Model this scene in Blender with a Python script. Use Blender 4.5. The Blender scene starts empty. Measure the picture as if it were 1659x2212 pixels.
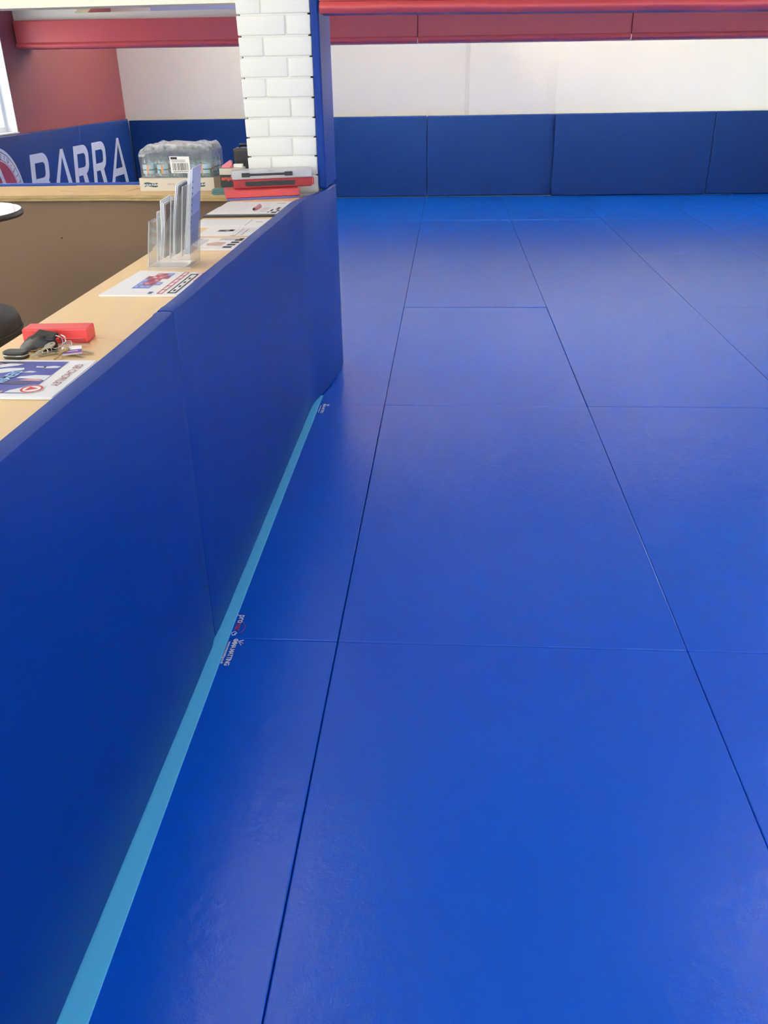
import bpy, bmesh, math, random
from mathutils import Vector, Matrix, noise
random.seed(7)
S = bpy.context.scene
COL = S.collection
PI = math.pi

# ------------------------------------------------------------------ camera
cam_d = bpy.data.cameras.new('camera')
cam = bpy.data.objects.new('camera', cam_d); COL.objects.link(cam)
F_PX, PITCH, ROLL, YAW, CAM_H = 1845.48, 0.4740, 0.0197, -0.0779, 1.473
cam_d.sensor_fit = 'VERTICAL'; cam_d.sensor_height = 36.0
cam_d.lens = F_PX / 2212.0 * 36.0
cam_d.clip_start = 0.02; cam_d.clip_end = 100
_f = Vector((math.sin(YAW)*math.cos(PITCH), math.cos(YAW)*math.cos(PITCH), -math.sin(PITCH)))
_r = Vector((math.cos(YAW), -math.sin(YAW), 0)); _d = _f.cross(_r)
_r2 = math.cos(ROLL)*_r + math.sin(ROLL)*_d; _d2 = -math.sin(ROLL)*_r + math.cos(ROLL)*_d
cam.matrix_world = Matrix(((_r2.x, -_d2.x, -_f.x, 0), (_r2.y, -_d2.y, -_f.y, 0), (_r2.z, -_d2.z, -_f.z, CAM_H), (0, 0, 0, 1)))
S.camera = cam

# ------------------------------------------------------------------ light and exposure
S.view_settings.view_transform = 'Standard'; S.view_settings.look = 'None'
S.view_settings.gamma = 1.0; S.view_settings.use_curve_mapping = False
S.view_settings.exposure = 0.2
S.cycles.adaptive_threshold = 0.03; S.cycles.max_bounces = 7; S.cycles.diffuse_bounces = 4; S.cycles.glossy_bounces = 3; S.cycles.transparent_max_bounces = 24
S.cycles.caustics_reflective = False; S.cycles.caustics_refractive = False
SKY = 7.5            # overcast daylight outside the windows
LAMP = 130.0          # unseen uplighter tubes, strength tuned to light the room
world = bpy.data.worlds.new('world'); S.world = world; world.use_nodes = True
world.node_tree.nodes['Background'].inputs[0].default_value = (0.93, 0.97, 1.0, 1)
world.node_tree.nodes['Background'].inputs[1].default_value = SKY

# room extents
XL, XR, YN, YB, ZC = -4.27, 5.2, -2.6, 12.10, 2.5
# windows: (wall, a0, a1, z0, z1)
WINS = [('left', 7.7, 9.0, 1.01, 1.98), ('left', -0.6, 3.9, 1.01, 2.25),
        ('right', 9.4, 10.9, 0.12, 1.9),
        ('front', -3.4, 0.6, 0.9, 2.25), ('front', 1.2, 4.7, 0.9, 2.25)]  # front pair unseen, kept double to light the brick column
for i, (w, a0, a1, z0, z1) in enumerate(WINS):     # daylight guides in the window openings (portals of the sky)
    ld = bpy.data.lights.new('window_daylight', 'AREA'); ld.shape = 'RECTANGLE'
    ld.size = a1-a0; ld.size_y = z1-z0
    ld.cycles.is_portal = True
    lo = bpy.data.objects.new('window_daylight', ld); COL.objects.link(lo)
    zc = (z0+z1)/2; ac = (a0+a1)/2
    if w == 'left': lo.location = (XL-0.22, ac, zc); lo.rotation_euler = (PI/2, 0, -PI/2)
    elif w == 'right': lo.location = (XR+0.22, ac, zc); lo.rotation_euler = (PI/2, 0, PI/2)
    else: lo.location = (ac, YN-0.22, zc); lo.rotation_euler = (-PI/2, 0, PI)

# ------------------------------------------------------------------ helpers
def s2l(c):
    return tuple(((v/255)/12.92 if v/255 <= 0.04045 else ((v/255+0.055)/1.055)**2.4) for v in c)

MATS = {}
def mat(name, rgb, rough=0.5, metal=0.0, var=0.0, vscale=3.0, bump=None, spec=0.5, stretch=None, rvar=0.0, coat=0.0):
    """procedural principled material; bump = list of (scale, strength, distance)"""
    if name in MATS: return MATS[name]
    m = bpy.data.materials.new(name); m.use_nodes = True
    nt = m.node_tree; N = nt.nodes; L = nt.links
    b = N['Principled BSDF']
    col = s2l(rgb)
    b.inputs['Base Color'].default_value = (*col, 1)
    b.inputs['Roughness'].default_value = rough
    b.inputs['Metallic'].default_value = metal
    b.inputs['Specular IOR Level'].default_value = spec
    b.inputs['Coat Weight'].default_value = coat
    geo = N.new('ShaderNodeNewGeometry')
    src = geo.outputs['Position']
    if stretch:
        mp = N.new('ShaderNodeMapping'); mp.inputs['Scale'].default_value = stretch
        L.new(src, mp.inputs['Vector']); src = mp.outputs['Vector']
    if var > 0:
        nz = N.new('ShaderNodeTexNoise'); nz.inputs['Scale'].default_value = vscale; nz.inputs['Detail'].default_value = 5
        L.new(src, nz.inputs['Vector'])
        mx = N.new('ShaderNodeMix'); mx.data_type = 'RGBA'
        mx.inputs[6].default_value = (*[max(0, c*(1-var)) for c in col], 1)
        mx.inputs[7].default_value = (*[min(1, c*(1+var)) for c in col], 1)
        L.new(nz.outputs['Fac'], mx.inputs[0]); L.new(mx.outputs[2], b.inputs['Base Color'])
    if rvar > 0:
        nz = N.new('ShaderNodeTexNoise'); nz.inputs['Scale'].default_value = 1.3; nz.inputs['Detail'].default_value = 6
        L.new(src, nz.inputs['Vector'])
        mr = N.new('ShaderNodeMapRange'); mr.inputs[1].default_value = 0.25; mr.inputs[2].default_value = 0.75
        mr.inputs[3].default_value = rough-rvar; mr.inputs[4].default_value = rough+rvar
        L.new(nz.outputs['Fac'], mr.inputs[0]); L.new(mr.outputs[0], b.inputs['Roughness'])
    if bump:
        prev = None
        for sc, st, di in bump:
            nz = N.new('ShaderNodeTexNoise'); nz.inputs['Scale'].default_value = sc; nz.inputs['Detail'].default_value = 3
            L.new(src, nz.inputs['Vector'])
            bp = N.new('ShaderNodeBump'); bp.inputs['Strength'].default_value = st; bp.inputs['Distance'].default_value = di
            L.new(nz.outputs['Fac'], bp.inputs['Height'])
            if prev: L.new(prev, bp.inputs['Normal'])
            prev = bp.outputs['Normal']
        L.new(prev, b.inputs['Normal'])
    MATS[name] = m
    return m

def emis(name, rgb, strength):
    m = bpy.data.materials.new(name); m.use_nodes = True
    nt = m.node_tree; nt.nodes.clear()
    e = nt.nodes.new('ShaderNodeEmission'); e.inputs[0].default_value = (*rgb, 1); e.inputs[1].default_value = strength
    o = nt.nodes.new('ShaderNodeOutputMaterial'); nt.links.new(e.outputs[0], o.inputs[0])
    return m

def clear(name, tint, base=0.06, edge=0.5, rough=0.05, milk=0.0, milkcol=(1, 1, 1), bump=None, top=0.0):
    """thin clear sheet: transparent + fresnel gloss + a little milky diffuse"""
    m = bpy.data.materials.new(name); m.use_nodes = True
    nt = m.node_tree; N = nt.nodes; L = nt.links; N.clear()
    tr = N.new('ShaderNodeBsdfTransparent'); tr.inputs[0].default_value = (*tint, 1)
    gl = N.new('ShaderNodeBsdfGlossy'); gl.inputs['Roughness'].default_value = rough
    df = N.new('ShaderNodeBsdfDiffuse'); df.inputs[0].default_value = (*milkcol, 1)
    lw = N.new('ShaderNodeLayerWeight'); lw.inputs['Blend'].default_value = 0.25
    mr = N.new('ShaderNodeMapRange'); mr.inputs[3].default_value = base; mr.inputs[4].default_value = edge
    L.new(lw.outputs['Facing'], mr.inputs[0])
    m1 = N.new('ShaderNodeMixShader'); m1.inputs[0].default_value = milk
    if top:       # whitish glare painted into the milk of upward faces, broken by noise
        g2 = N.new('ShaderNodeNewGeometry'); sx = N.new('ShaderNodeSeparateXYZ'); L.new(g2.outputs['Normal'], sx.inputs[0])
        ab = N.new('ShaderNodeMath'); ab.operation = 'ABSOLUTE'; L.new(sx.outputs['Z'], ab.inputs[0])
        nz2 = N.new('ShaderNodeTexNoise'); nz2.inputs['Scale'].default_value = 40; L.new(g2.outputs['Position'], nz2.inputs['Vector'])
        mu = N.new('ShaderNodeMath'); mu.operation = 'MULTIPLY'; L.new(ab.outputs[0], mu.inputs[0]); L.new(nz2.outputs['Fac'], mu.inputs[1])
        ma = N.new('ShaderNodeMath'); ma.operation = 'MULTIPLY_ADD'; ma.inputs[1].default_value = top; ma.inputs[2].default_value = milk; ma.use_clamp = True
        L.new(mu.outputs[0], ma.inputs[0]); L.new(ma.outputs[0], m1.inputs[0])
    L.new(tr.outputs[0], m1.inputs[1]); L.new(df.outputs[0], m1.inputs[2])
    m2 = N.new('ShaderNodeMixShader'); L.new(mr.outputs[0], m2.inputs[0])
    L.new(m1.outputs[0], m2.inputs[1]); L.new(gl.outputs[0], m2.inputs[2])
    o = N.new('ShaderNodeOutputMaterial'); L.new(m2.outputs[0], o.inputs[0])
    if bump:
        geo = N.new('ShaderNodeNewGeometry'); nz = N.new('ShaderNodeTexNoise')
        nz.inputs['Scale'].default_value = bump[0]; nz.inputs['Detail'].default_value = 4
        L.new(geo.outputs['Position'], nz.inputs['Vector'])
        bp = N.new('ShaderNodeBump'); bp.inputs['Strength'].default_value = bump[1]; bp.inputs['Distance'].default_value = bump[2]
        L.new(nz.outputs['Fac'], bp.inputs['Height']); L.new(bp.outputs['Normal'], gl.inputs['Normal'])
        L.new(bp.outputs['Normal'], df.inputs['Normal'])
    return m

class MB:
    def __init__(self): self.v = []; self.f = []; self.mi = []
    def add(self, vs, fs, m=0):
        o = len(self.v); self.v += [tuple(p) for p in vs]
        for f in fs: self.f.append([i+o for i in f]); self.mi.append(m)
        return self
    def box(self, x0, x1, y0, y1, z0, z1, m=0):
        vs = [(x, y, z) for z in (z0, z1) for y in (y0, y1) for x in (x0, x1)]
        return self.add(vs, [(0, 2, 3, 1), (4, 5, 7, 6), (0, 1, 5, 4), (2, 6, 7, 3), (0, 4, 6, 2), (1, 3, 7, 5)], m)
    def hexa(self, vs, m=0):
        return self.add(vs, [(0, 2, 3, 1), (4, 5, 7, 6), (0, 1, 5, 4), (2, 6, 7, 3), (0, 4, 6, 2), (1, 3, 7, 5)], m)
    def prism(self, pts, z0, z1, m=0):
        n = len(pts)
        vs = [(x, y, z0) for x, y in pts] + [(x, y, z1) for x, y in pts]
        fs = [tuple(range(n-1, -1, -1)), tuple(range(n, 2*n))] + [(i, (i+1) % n, n+(i+1) % n, n+i) for i in range(n)]
        return self.add(vs, fs, m)
    def poly(self, pts, m=0): return self.add(pts, [tuple(range(len(pts)))], m)
    def lathe(self, prof, seg=16, c=(0, 0), m=0, mfn=None):
        vs = []; fs = []
        for r, z in prof:
            for k in range(seg):
                a = 2*PI*k/seg; vs.append((c[0]+r*math.cos(a), c[1]+r*math.sin(a), z))
        o = len(self.v); self.v += vs
        for i in range(len(prof)-1):
            for k in range(seg):
                self.f.append([o+i*seg+k, o+i*seg+(k+1) % seg, o+(i+1)*seg+(k+1) % seg, o+(i+1)*seg+k])
                self.mi.append(mfn(i) if mfn else m)
        self.f.append([o+k for k in range(seg-1, -1, -1)]); self.mi.append(mfn(0) if mfn else m)
        self.f.append([o+(len(prof)-1)*seg+k for k in range(seg)]); self.mi.append(mfn(len(prof)-2) if mfn else m)
        return self
    def tube(self, path, r, seg=8, m=0, closed=False):
        P = [Vector(p) for p in path]; n = len(P); vs = []; fs = []
        for i in range(n):
            if closed: t = P[(i+1) % n]-P[i-1]
            else: t = P[min(i+1, n-1)]-P[max(i-1, 0)]
            t.normalize()
            up = Vector((0, 0, 1)) if abs(t.z) < 0.9 else Vector((1, 0, 0))
            a = t.cross(up).normalized(); b = a.cross(t)
            for k in range(seg):
                th = 2*PI*k/seg; q = P[i]+a*(r*math.cos(th))+b*(r*math.sin(th)); vs.append(tuple(q))
        for i in range(n if closed else n-1):
            j = (i+1) % n
            for k in range(seg):
                fs.append((i*seg+k, i*seg+(k+1) % seg, j*seg+(k+1) % seg, j*seg+k))
        if not closed: fs += [tuple(range(seg-1, -1, -1)), tuple((n-1)*seg+k for k in range(seg))]
        return self.add(vs, fs, m)
    def grid(self, fn, nu, nv, m=0):
        vs = [fn(i/nu, j/nv) for j in range(nv+1) for i in range(nu+1)]
        fs = [(j*(nu+1)+i, j*(nu+1)+i+1, (j+1)*(nu+1)+i+1, (j+1)*(nu+1)+i) for j in range(nv) for i in range(nu)]
        return self.add(vs, fs, m)
    def xform(self, M):
        self.v = [tuple(M @ Vector(p)) for p in self.v]; return self
    def mesh(self, name, mats):
        me = bpy.data.meshes.new(name); me.from_pydata(self.v, [], self.f)
        for mm in (mats if isinstance(mats, (list, tuple)) else [mats]): me.materials.append(mm)
        me.polygons.foreach_set('material_index', self.mi); me.update()
        bm = bmesh.new(); bm.from_mesh(me); bmesh.ops.recalc_face_normals(bm, faces=bm.faces); bm.to_mesh(me); bm.free()
        return me
    def build(self, name, mats, parent=None, bevel=0, seg=2, smooth=False, flip=True):
        me = self.mesh(name, mats)
        return link(name, me, parent, bevel, seg, smooth)

def link(name, me, parent=None, bevel=0, seg=2, smooth=False):
    o = bpy.data.objects.new(name, me); COL.objects.link(o)
    if parent: o.parent = parent
    if bevel:
        b = o.modifiers.new('bevel', 'BEVEL'); b.width = bevel; b.segments = seg; b.limit_method = 'ANGLE'
    if smooth:
        for p in me.polygons: p.use_smooth = True
    return o

def tag(o, label=None, cat=None, group=None, kind=None):
    if label: o['label'] = label
    if cat: o['category'] = cat
    if group: o['group'] = group
    if kind: o['kind'] = kind
    return o

def empty(name, loc=(0, 0, 0), rz=0):
    o = bpy.data.objects.new(name, None); COL.objects.link(o); o.location = loc; o.rotation_euler.z = rz
    o.empty_display_size = 0.05
    return o

def text_mesh(txt, size, extrude=0.0, shear=0.0, bold=0.0, space=1.0):
    """flat mesh of a word in the xy plane, centred on x, baseline at y=0"""
    cu = bpy.data.curves.new('t', 'FONT'); cu.body = txt; cu.size = size; cu.extrude = extrude
    cu.align_x = 'CENTER'; cu.shear = shear; cu.offset = bold; cu.space_character = space; cu.resolution_u = 3
    ob = bpy.data.objects.new('t', cu); COL.objects.link(ob)
    dg = bpy.context.evaluated_depsgraph_get()
    me = bpy.data.meshes.new_from_object(ob.evaluated_get(dg))
    bpy.data.objects.remove(ob); bpy.data.curves.remove(cu)
    return me

def text_obj(name, txt, size, M, m, parent=None, **k):
    me = text_mesh(txt, size, **k); me.transform(M); me.materials.clear(); me.materials.append(m); me.name = name
    return link(name, me, parent)

def frame(o, x, y):
    """matrix with local x,y axes x,y and origin o"""
    x = Vector(x).normalized(); y = Vector(y).normalized(); z = x.cross(y)
    return Matrix(((x.x, y.x, z.x, o[0]), (x.y, y.y, z.y, o[1]), (x.z, y.z, z.z, o[2]), (0, 0, 0, 1)))

# ------------------------------------------------------------------ materials
BLUE = (8, 66, 186)
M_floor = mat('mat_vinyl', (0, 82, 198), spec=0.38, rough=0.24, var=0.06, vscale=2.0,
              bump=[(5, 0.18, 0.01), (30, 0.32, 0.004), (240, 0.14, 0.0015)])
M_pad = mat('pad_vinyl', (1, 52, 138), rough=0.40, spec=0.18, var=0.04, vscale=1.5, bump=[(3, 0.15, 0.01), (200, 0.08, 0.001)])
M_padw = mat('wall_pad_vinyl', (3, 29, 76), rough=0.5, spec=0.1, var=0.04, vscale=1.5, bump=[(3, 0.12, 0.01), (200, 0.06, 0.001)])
M_red = mat('red_vinyl', (204, 84, 86), rough=0.42, var=0.05, vscale=2.5, bump=[(4, 0.2, 0.012), (120, 0.08, 0.001)])
M_redwall = mat('red_paint', (122, 57, 60), rough=0.6, var=0.04, vscale=1.2, bump=[(60, 0.08, 0.002)])
M_white = mat('white_paint', (246, 245, 226), rough=0.6, var=0.02, vscale=1.5, bump=[(50, 0.06, 0.002)])
M_ceil = mat('ceiling_paint', (238, 236, 230), rough=0.8, var=0.02)
M_brick = mat('painted_brick', (243, 243, 234), rough=0.55, var=0.02, vscale=9, bump=[(30, 0.25, 0.006), (140, 0.15, 0.002)])
M_mortar = mat('painted_mortar', (236, 235, 226), rough=0.7, bump=[(80, 0.2, 0.003)])
M_gap = mat('bare_joint', (40, 42, 46), rough=0.9)
M_sub = mat('concrete_slab', (120, 118, 114), rough=0.8, var=0.1, vscale=4)
M_tape = mat('light_blue_tape', (96, 208, 255), rough=0.35, var=0.05, vscale=8, bump=[(90, 0.1, 0.001)])
M_beech = mat('beech_laminate', (246, 212, 158), rough=0.38, var=0.05, vscale=6, stretch=(6, 0.5, 1))
M_chip = mat('chipboard', (226, 194, 146), rough=0.75, var=0.12, vscale=10, stretch=(1, 6, 6), bump=[(60, 0.25, 0.003)])
M_chipedge = mat('chipboard_raw_edge', (190, 165, 118), rough=0.9, var=0.45, vscale=40, stretch=(0.35, 1, 3), bump=[(70, 0.5, 0.006)])
M_brown = mat('brown_panel', (126, 104, 82), rough=0.6, var=0.05, vscale=1.2, bump=[(40, 0.05, 0.002)])
M_paper = mat('paper_white', (247, 247, 245), rough=0.55)
M_paper2 = mat('paper_cool', (226, 230, 240), rough=0.5)
M_ink = mat('ink_black', (32, 32, 36), rough=0.6)
M_grey = mat('ink_grey', (150, 150, 155), rough=0.6)
M_lgrey = mat('ink_light_grey', (205, 205, 208), rough=0.6)
M_inkred = mat('ink_red', (205, 60, 62), rough=0.5)
M_inkpink = mat('ink_pink', (220, 165, 170), rough=0.5)
M_inkblue = mat('ink_blue', (56, 62, 160), rough=0.35, var=0.25, vscale=40)
M_inknavy = mat('ink_navy', (40, 42, 100), rough=0.35, var=0.3, vscale=50)
M_inksky = mat('ink_sky', (95, 140, 225), rough=0.4)
M_inklav = mat('ink_lavender', (196, 190, 226), rough=0.4, var=0.1, vscale=60)
M_inkwine = mat('ink_wine', (150, 48, 80), rough=0.4)
M_skin = mat('ink_tan', (206, 170, 150), rough=0.45, var=0.12, vscale=60)
M_inkcyan = mat('ink_pale_cyan', (150, 200, 240), rough=0.4)
M_bwhite = mat('print_white', (232, 236, 242), rough=0.4)
M_bred = mat('print_red', (160, 58, 72), rough=0.4)
M_black = mat('black_plastic', (26, 27, 30), rough=0.4, bump=[(300, 0.1, 0.0005)])
M_blackf = mat('black_upholstery', (34, 36, 40), rough=0.55, var=0.1, vscale=8, bump=[(250, 0.15, 0.001)])
M_leather = mat('black_leather', (16, 17, 20), rough=0.5, bump=[(200, 0.2, 0.001)])
M_chrome = mat('chrome', (215, 215, 215), rough=0.18, metal=1)
M_nickel = mat('key_nickel', (190, 186, 170), rough=0.28, metal=0.9)
M_brass = mat('key_brass', (180, 150, 95), rough=0.3, metal=0.9)
M_purple = mat('tag_purple', (104, 50, 140), rough=0.4)
M_redbox = mat('red_plastic', (238, 78, 78), rough=0.38, bump=[(90, 0.05, 0.001)])
M_redcase = mat('red_case', (205, 72, 76), rough=0.35)
M_bluefilm = mat('blue_film', (96, 104, 180), rough=0.3)
M_card = mat('white_card', (214, 206, 190), rough=0.7, var=0.04, vscale=12)
M_kraft = mat('kraft_paper', (222, 190, 142), rough=0.7, var=0.04, vscale=15)
M_teal = mat('teal_ink', (30, 66, 74), rough=0.5)
M_cap = mat('bottle_cap', (36, 66, 66), rough=0.4)
M_orange = mat('orange_print', (226, 150, 84), rough=0.5)
M_orange2 = mat('orange_red_print', (236, 96, 62), rough=0.5)
M_green = mat('green_print', (74, 122, 96), rough=0.5)
M_lblue = mat('pale_blue_print', (176, 208, 224), rough=0.5)
M_pink = mat('pink_plastic', (226, 130, 140), rough=0.3)
M_tealcard = mat('teal_card', (96, 138, 140), rough=0.5)
M_steel = mat('brushed_steel', (170, 172, 174), rough=0.35, metal=1)
M_gloss = mat('gloss_white_top', (235, 236, 238), rough=0.06, spec=0.8, coat=0.6)
M_frame = mat('white_upvc', (240, 241, 242), rough=0.35)
M_clear = clear('clear_acrylic', (0.965, 0.975, 0.98), base=0.05, edge=0.6, milk=0.05)
M_edge = clear('acrylic_edge', (0.9, 0.93, 0.95), base=0.12, edge=0.5, milk=0.45, milkcol=(0.9, 0.92, 0.95))
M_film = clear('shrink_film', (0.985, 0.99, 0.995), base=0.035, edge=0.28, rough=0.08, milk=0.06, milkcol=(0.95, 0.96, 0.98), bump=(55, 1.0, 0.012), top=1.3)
M_pet = clear('bottle_plastic', (0.92, 0.96, 0.955), base=0.06, edge=0.32, rough=0.05, milk=0.05, milkcol=(0.8, 0.9, 0.9))
M_frost = clear('frosted_case', (0.9, 0.92, 0.95), base=0.08, edge=0.4, rough=0.2, milk=0.50, milkcol=(0.90, 0.91, 0.94))
M_redclear = clear('red_clear_case', (0.85, 0.25, 0.27), base=0.06, edge=0.4, rough=0.15, milk=0.62, milkcol=s2l((205, 70, 76)))
M_glass = clear('window_glass', (0.97, 0.985, 0.98), base=0.04, edge=0.5, rough=0.0)
M_tube = emis('fill_tube', (1.0, 0.89, 0.73), LAMP)  # unseen tubes, each strength set for the light wanted in its bay
M_tube2 = emis('fluorescent_tube_bright', (1.0, 0.82, 0.60), LAMP*5.5)
M_tube4 = emis('fluorescent_tube_counter', (1.0, 0.89, 0.73), LAMP*0.2)
M_tube5 = emis('fill_tube_middle', (1.0, 0.89, 0.73), LAMP*2.0)
M_tube6 = emis('fluorescent_tube_back', (1.0, 0.82, 0.60), LAMP*15.0)
M_tube3 = emis('fill_tube_soft', (1.0, 0.89, 0.73), LAMP*0.9)

# ------------------------------------------------------------------ floor and mats
fl = MB().box(XL-0.3, XR+0.3, YN-0.3, YB+0.3, -0.16, -0.042).build('floor', M_sub)
tag(fl, kind='structure')
GX, GY = -0.302, 2.032          # mat grid origin: 1 m by 2 m mats
full = MB().box(0.0008, 0.9992, 0.0008, 1.9992, -0.04, 0)
me_full = full.mesh('mat', M_floor)
me_last = MB().box(0.0008, 0.9992, 0.0008, 2.063, -0.04, 0).mesh('mat', M_floor)
strip = MB().box(-0.353, -0.0012, 0.0012, 1.9988, -0.04, 0).mesh('mat', M_floor)
edge_mats = {}
rs = random.Random(3)
def lay_mat(me, x, y):
    o = link('mat', me, fl, bevel=0.0032, seg=2)
    o.location = (x, y, rs.uniform(-0.0022, 0.0004)); o.rotation_euler = (rs.uniform(-1, 1)*0.0005, rs.uniform(-1, 1)*0.0012, 0)
    return o
strip_mats = {}
for j in range(-2, 5):
    y = GY+2*j
    for k in range(0, 5):
        lay_mat(me_last if j == 4 else me_full, GX+k, y)
    strip_mats[j] = lay_mat(strip, GX, y) if j < 1 else None
# beyond the counter the mats run on to the left
for j in range(1, 5):
    y = GY+2*j
    for k in range(-4, 0):
        if j == 1: 
            if k == -1:       # cut round the column
                strip_mats[1] = link('mat', MB().prism([(-0.353, 0.0008), (-0.0008, 0.0008), (-0.0008, 1.9992), (-0.9992, 1.9992), (-0.9992, 0.904), (-0.353, 0.904)], -0.04, 0).mesh('mat', M_floor), fl, bevel=0.0032)
                strip_mats[1].location = (GX, y, -0.001)
            continue
        lay_mat(me_last if j == 4 else me_full, GX+k, y)
for k in range(-4, -1):      # cut mats behind the back counter
    lay_mat(MB().box(0.0008, 0.9992, 0.0008, 1.095, -0.04, 0).mesh('mat', M_floor), GX+k, 4.936)
recf = MB().box(XL, -0.70, YN, 4.46, -0.042, -0.01).build('reception_floor', mat('grey_vinyl_floor', (92, 88, 84), rough=0.4, var=0.08, vscale=5), fl)

# printed makers' marks on the strip of mat next to the counter
def mark(parent_mat, y0, scale, full_logo):
    base = empty('tmp'); bpy.data.objects.remove(base)
    px, py, pz = parent_mat.location
    def F(x, y): return frame((x-px, y-py, 0.0016), (0, -1, 0), (1, 0, 0))
    if full_logo:
        text_obj('printed_word', 'pro', 0.026, F(-0.616, 2.135), M_bwhite, parent_mat, bold=0.0004)
        text_obj('printed_word', 'mat', 0.024, F(-0.616, 2.097), M_inkred, parent_mat)
        a = MB().tube([(-0.600+0.010*math.sin(t*PI)-px, 2.118-0.055*t-py, 0.0016) for t in [i/10 for i in range(11)]], 0.0006, 4)
        a.build('printed_swoosh', M_inkred, parent_mat)
        q = MB()
        for s_ in (0, 1):
            q.tube([(-0.613+0.008*math.cos(t)-px, 2.066+0.007*math.sin(t)+0.003*s_-py, 0.0016) for t in [s_*PI+i*PI/8*1.0 for i in range(8)]], 0.0011, 4)
        q.build('printed_emblem', M_bwhite, parent_mat)
    yc = y0-0.058
    text_obj('printed_word', 'MMA MATTING', 0.0195, F(-0.608, yc), M_bwhite, parent_mat, bold=0.0007, space=0.86)
    text_obj('printed_word', 'www.mmamatting.co.uk', 0.0110, F(-0.6205, yc), M_bwhite, parent_mat, bold=0.0004, space=0.98)
    g = MB()
    g.tube([(-0.601+0.006*math.cos(t)-px, y0+0.001+0.006*math.sin(t)-py, 0.0016) for t in [i*0.5 for i in range(9)]], 0.0015, 4)
    g.tube([(-0.592-px, y0-0.003-py, 0.0016), (-0.580-px, y0-0.022-py, 0.0016)], 0.0013, 4)
    g.tube([(-0.590-px, y0-0.002-py, 0.0016), (-0.578-px, y0+0.003-py, 0.0016)], 0.0013, 4)
    g.tube([(-0.586-px, y0-0.006-py, 0.0016), (-0.576-px, y0-0.012-py, 0.0016)], 0.0011, 4)
    g.build('printed_emblem', M_bwhite, parent_mat)
mark(strip_mats[-1], 2.020, 1, False)
mark(strip_mats[0], 4.022, 1, False)
# the big mark straddles the joint: the word mark lies on the farther mat
px, py, pz = strip_mats[0].location
def Fm(x, y): return frame((x-px, y-py, 0.0016), (0, -1, 0), (1, 0, 0))
text_obj('printed_word', 'pro', 0.030, Fm(-0.6165, 2.131), M_bwhite, strip_mats[0], bold=0.0006)
text_obj('printed_word', 'mat', 0.027, Fm(-0.6170, 2.092), M_inkred, strip_mats[0], bold=0.0003)
MB().tube([(-0.600+0.012*math.sin(t*PI*0.9)-px, 2.116-0.056*t-py, 0.0016) for t in [i/10 for i in range(11)]], 0.0007, 4).build('printed_swoosh', M_inkred, strip_mats[0])
MB().tube([(-0.612+dx-px, 2.058+dy-py, 0.0016) for dx, dy in [(-.010, 0), (0, .007), (.006, 0), (0, -.004), (.004, -.008), (-.006, -.012), (-.010, 0)]], 0.0010, 4).build('printed_emblem', M_bwhite, strip_mats[0])

# light-blue tape along the foot of the counter
tp = MB()
outer = [(-0.604, -1.9), (-0.606, 0.88), (-0.6175, 1.5), (-0.6245, 2.08), (-0.6275, 3.0), (-0.6275, 4.02), (-0.6265, 4.16)]
inner = [(-0.640, 4.16), (-0.672, 4.05), (-0.672, -1.9)]
tp.prism(outer+inner, 0.0004, 0.0032)
tape = tp.build('floor_tape', M_tape, bevel=0.001)
tag(tape, 'long light blue strip of tape along the foot of the padded counter', 'tape')

# ------------------------------------------------------------------ walls, ceiling, windows
def wall_with_holes(name, along, pos, thick, a0, a1, z0, z1, holes, mats):
    """wall in the plane X=pos (along='y') or Y=pos (along='x'), built of blocks round the openings"""
    b = MB()
    def blk(p0, p1, q0, q1):
        if p1-p0 < 1e-4 or q1-q0 < 1e-4: return
        t0, t1 = sorted((pos, pos+thick))
        if along == 'y': b.box(t0, t1, p0, p1, q0, q1)
        else: b.box(p0, p1, t0, t1, q0, q1)
    cur = a0
    for (h0, h1, hz0, hz1) in sorted(holes):
        blk(cur, h0, z0, z1); blk(h0, h1, z0, hz0); blk(h0, h1, hz1, z1); cur = h1
    blk(cur, a1, z0, z1)
    o = b.build(name, mats); tag(o, kind='structure'); return o
holes = {w: [(a0, a1, z0, z1) for (ww, a0, a1, z0, z1) in WINS if ww == w] for w in ('left', 'right', 'front')}
wl = wall_with_holes('wall_left', 'y', XL, -0.22, YN-0.22, YB+0.3, -0.16, ZC, holes['left'], M_redwall)
wr = wall_with_holes('wall_right', 'y', XR, 0.22, YN-0.22, YB+0.3, -0.16, ZC, holes['right'], M_white)
wf = wall_with_holes('wall_front', 'x', YN, -0.22, XL, XR, -0.16, ZC, holes['front'], M_white)
wb = MB()
pts = [(XL, 12.165), (0.19, 12.165), (0.245, 12.14), (1.225, 12.14), (1.335, 12.107), (XR, 12.107), (XR, 12.40), (XL, 12.40)]
wb.prism(pts, -0.16, ZC)
wback = wb.build('wall_back', M_white); tag(wback, kind='structure')
ce = MB().box(XL-0.22, XR+0.22, YN-0.22, YB+0.3, ZC, ZC+0.12).build('ceiling', M_ceil); tag(ce, kind='structure')

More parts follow.
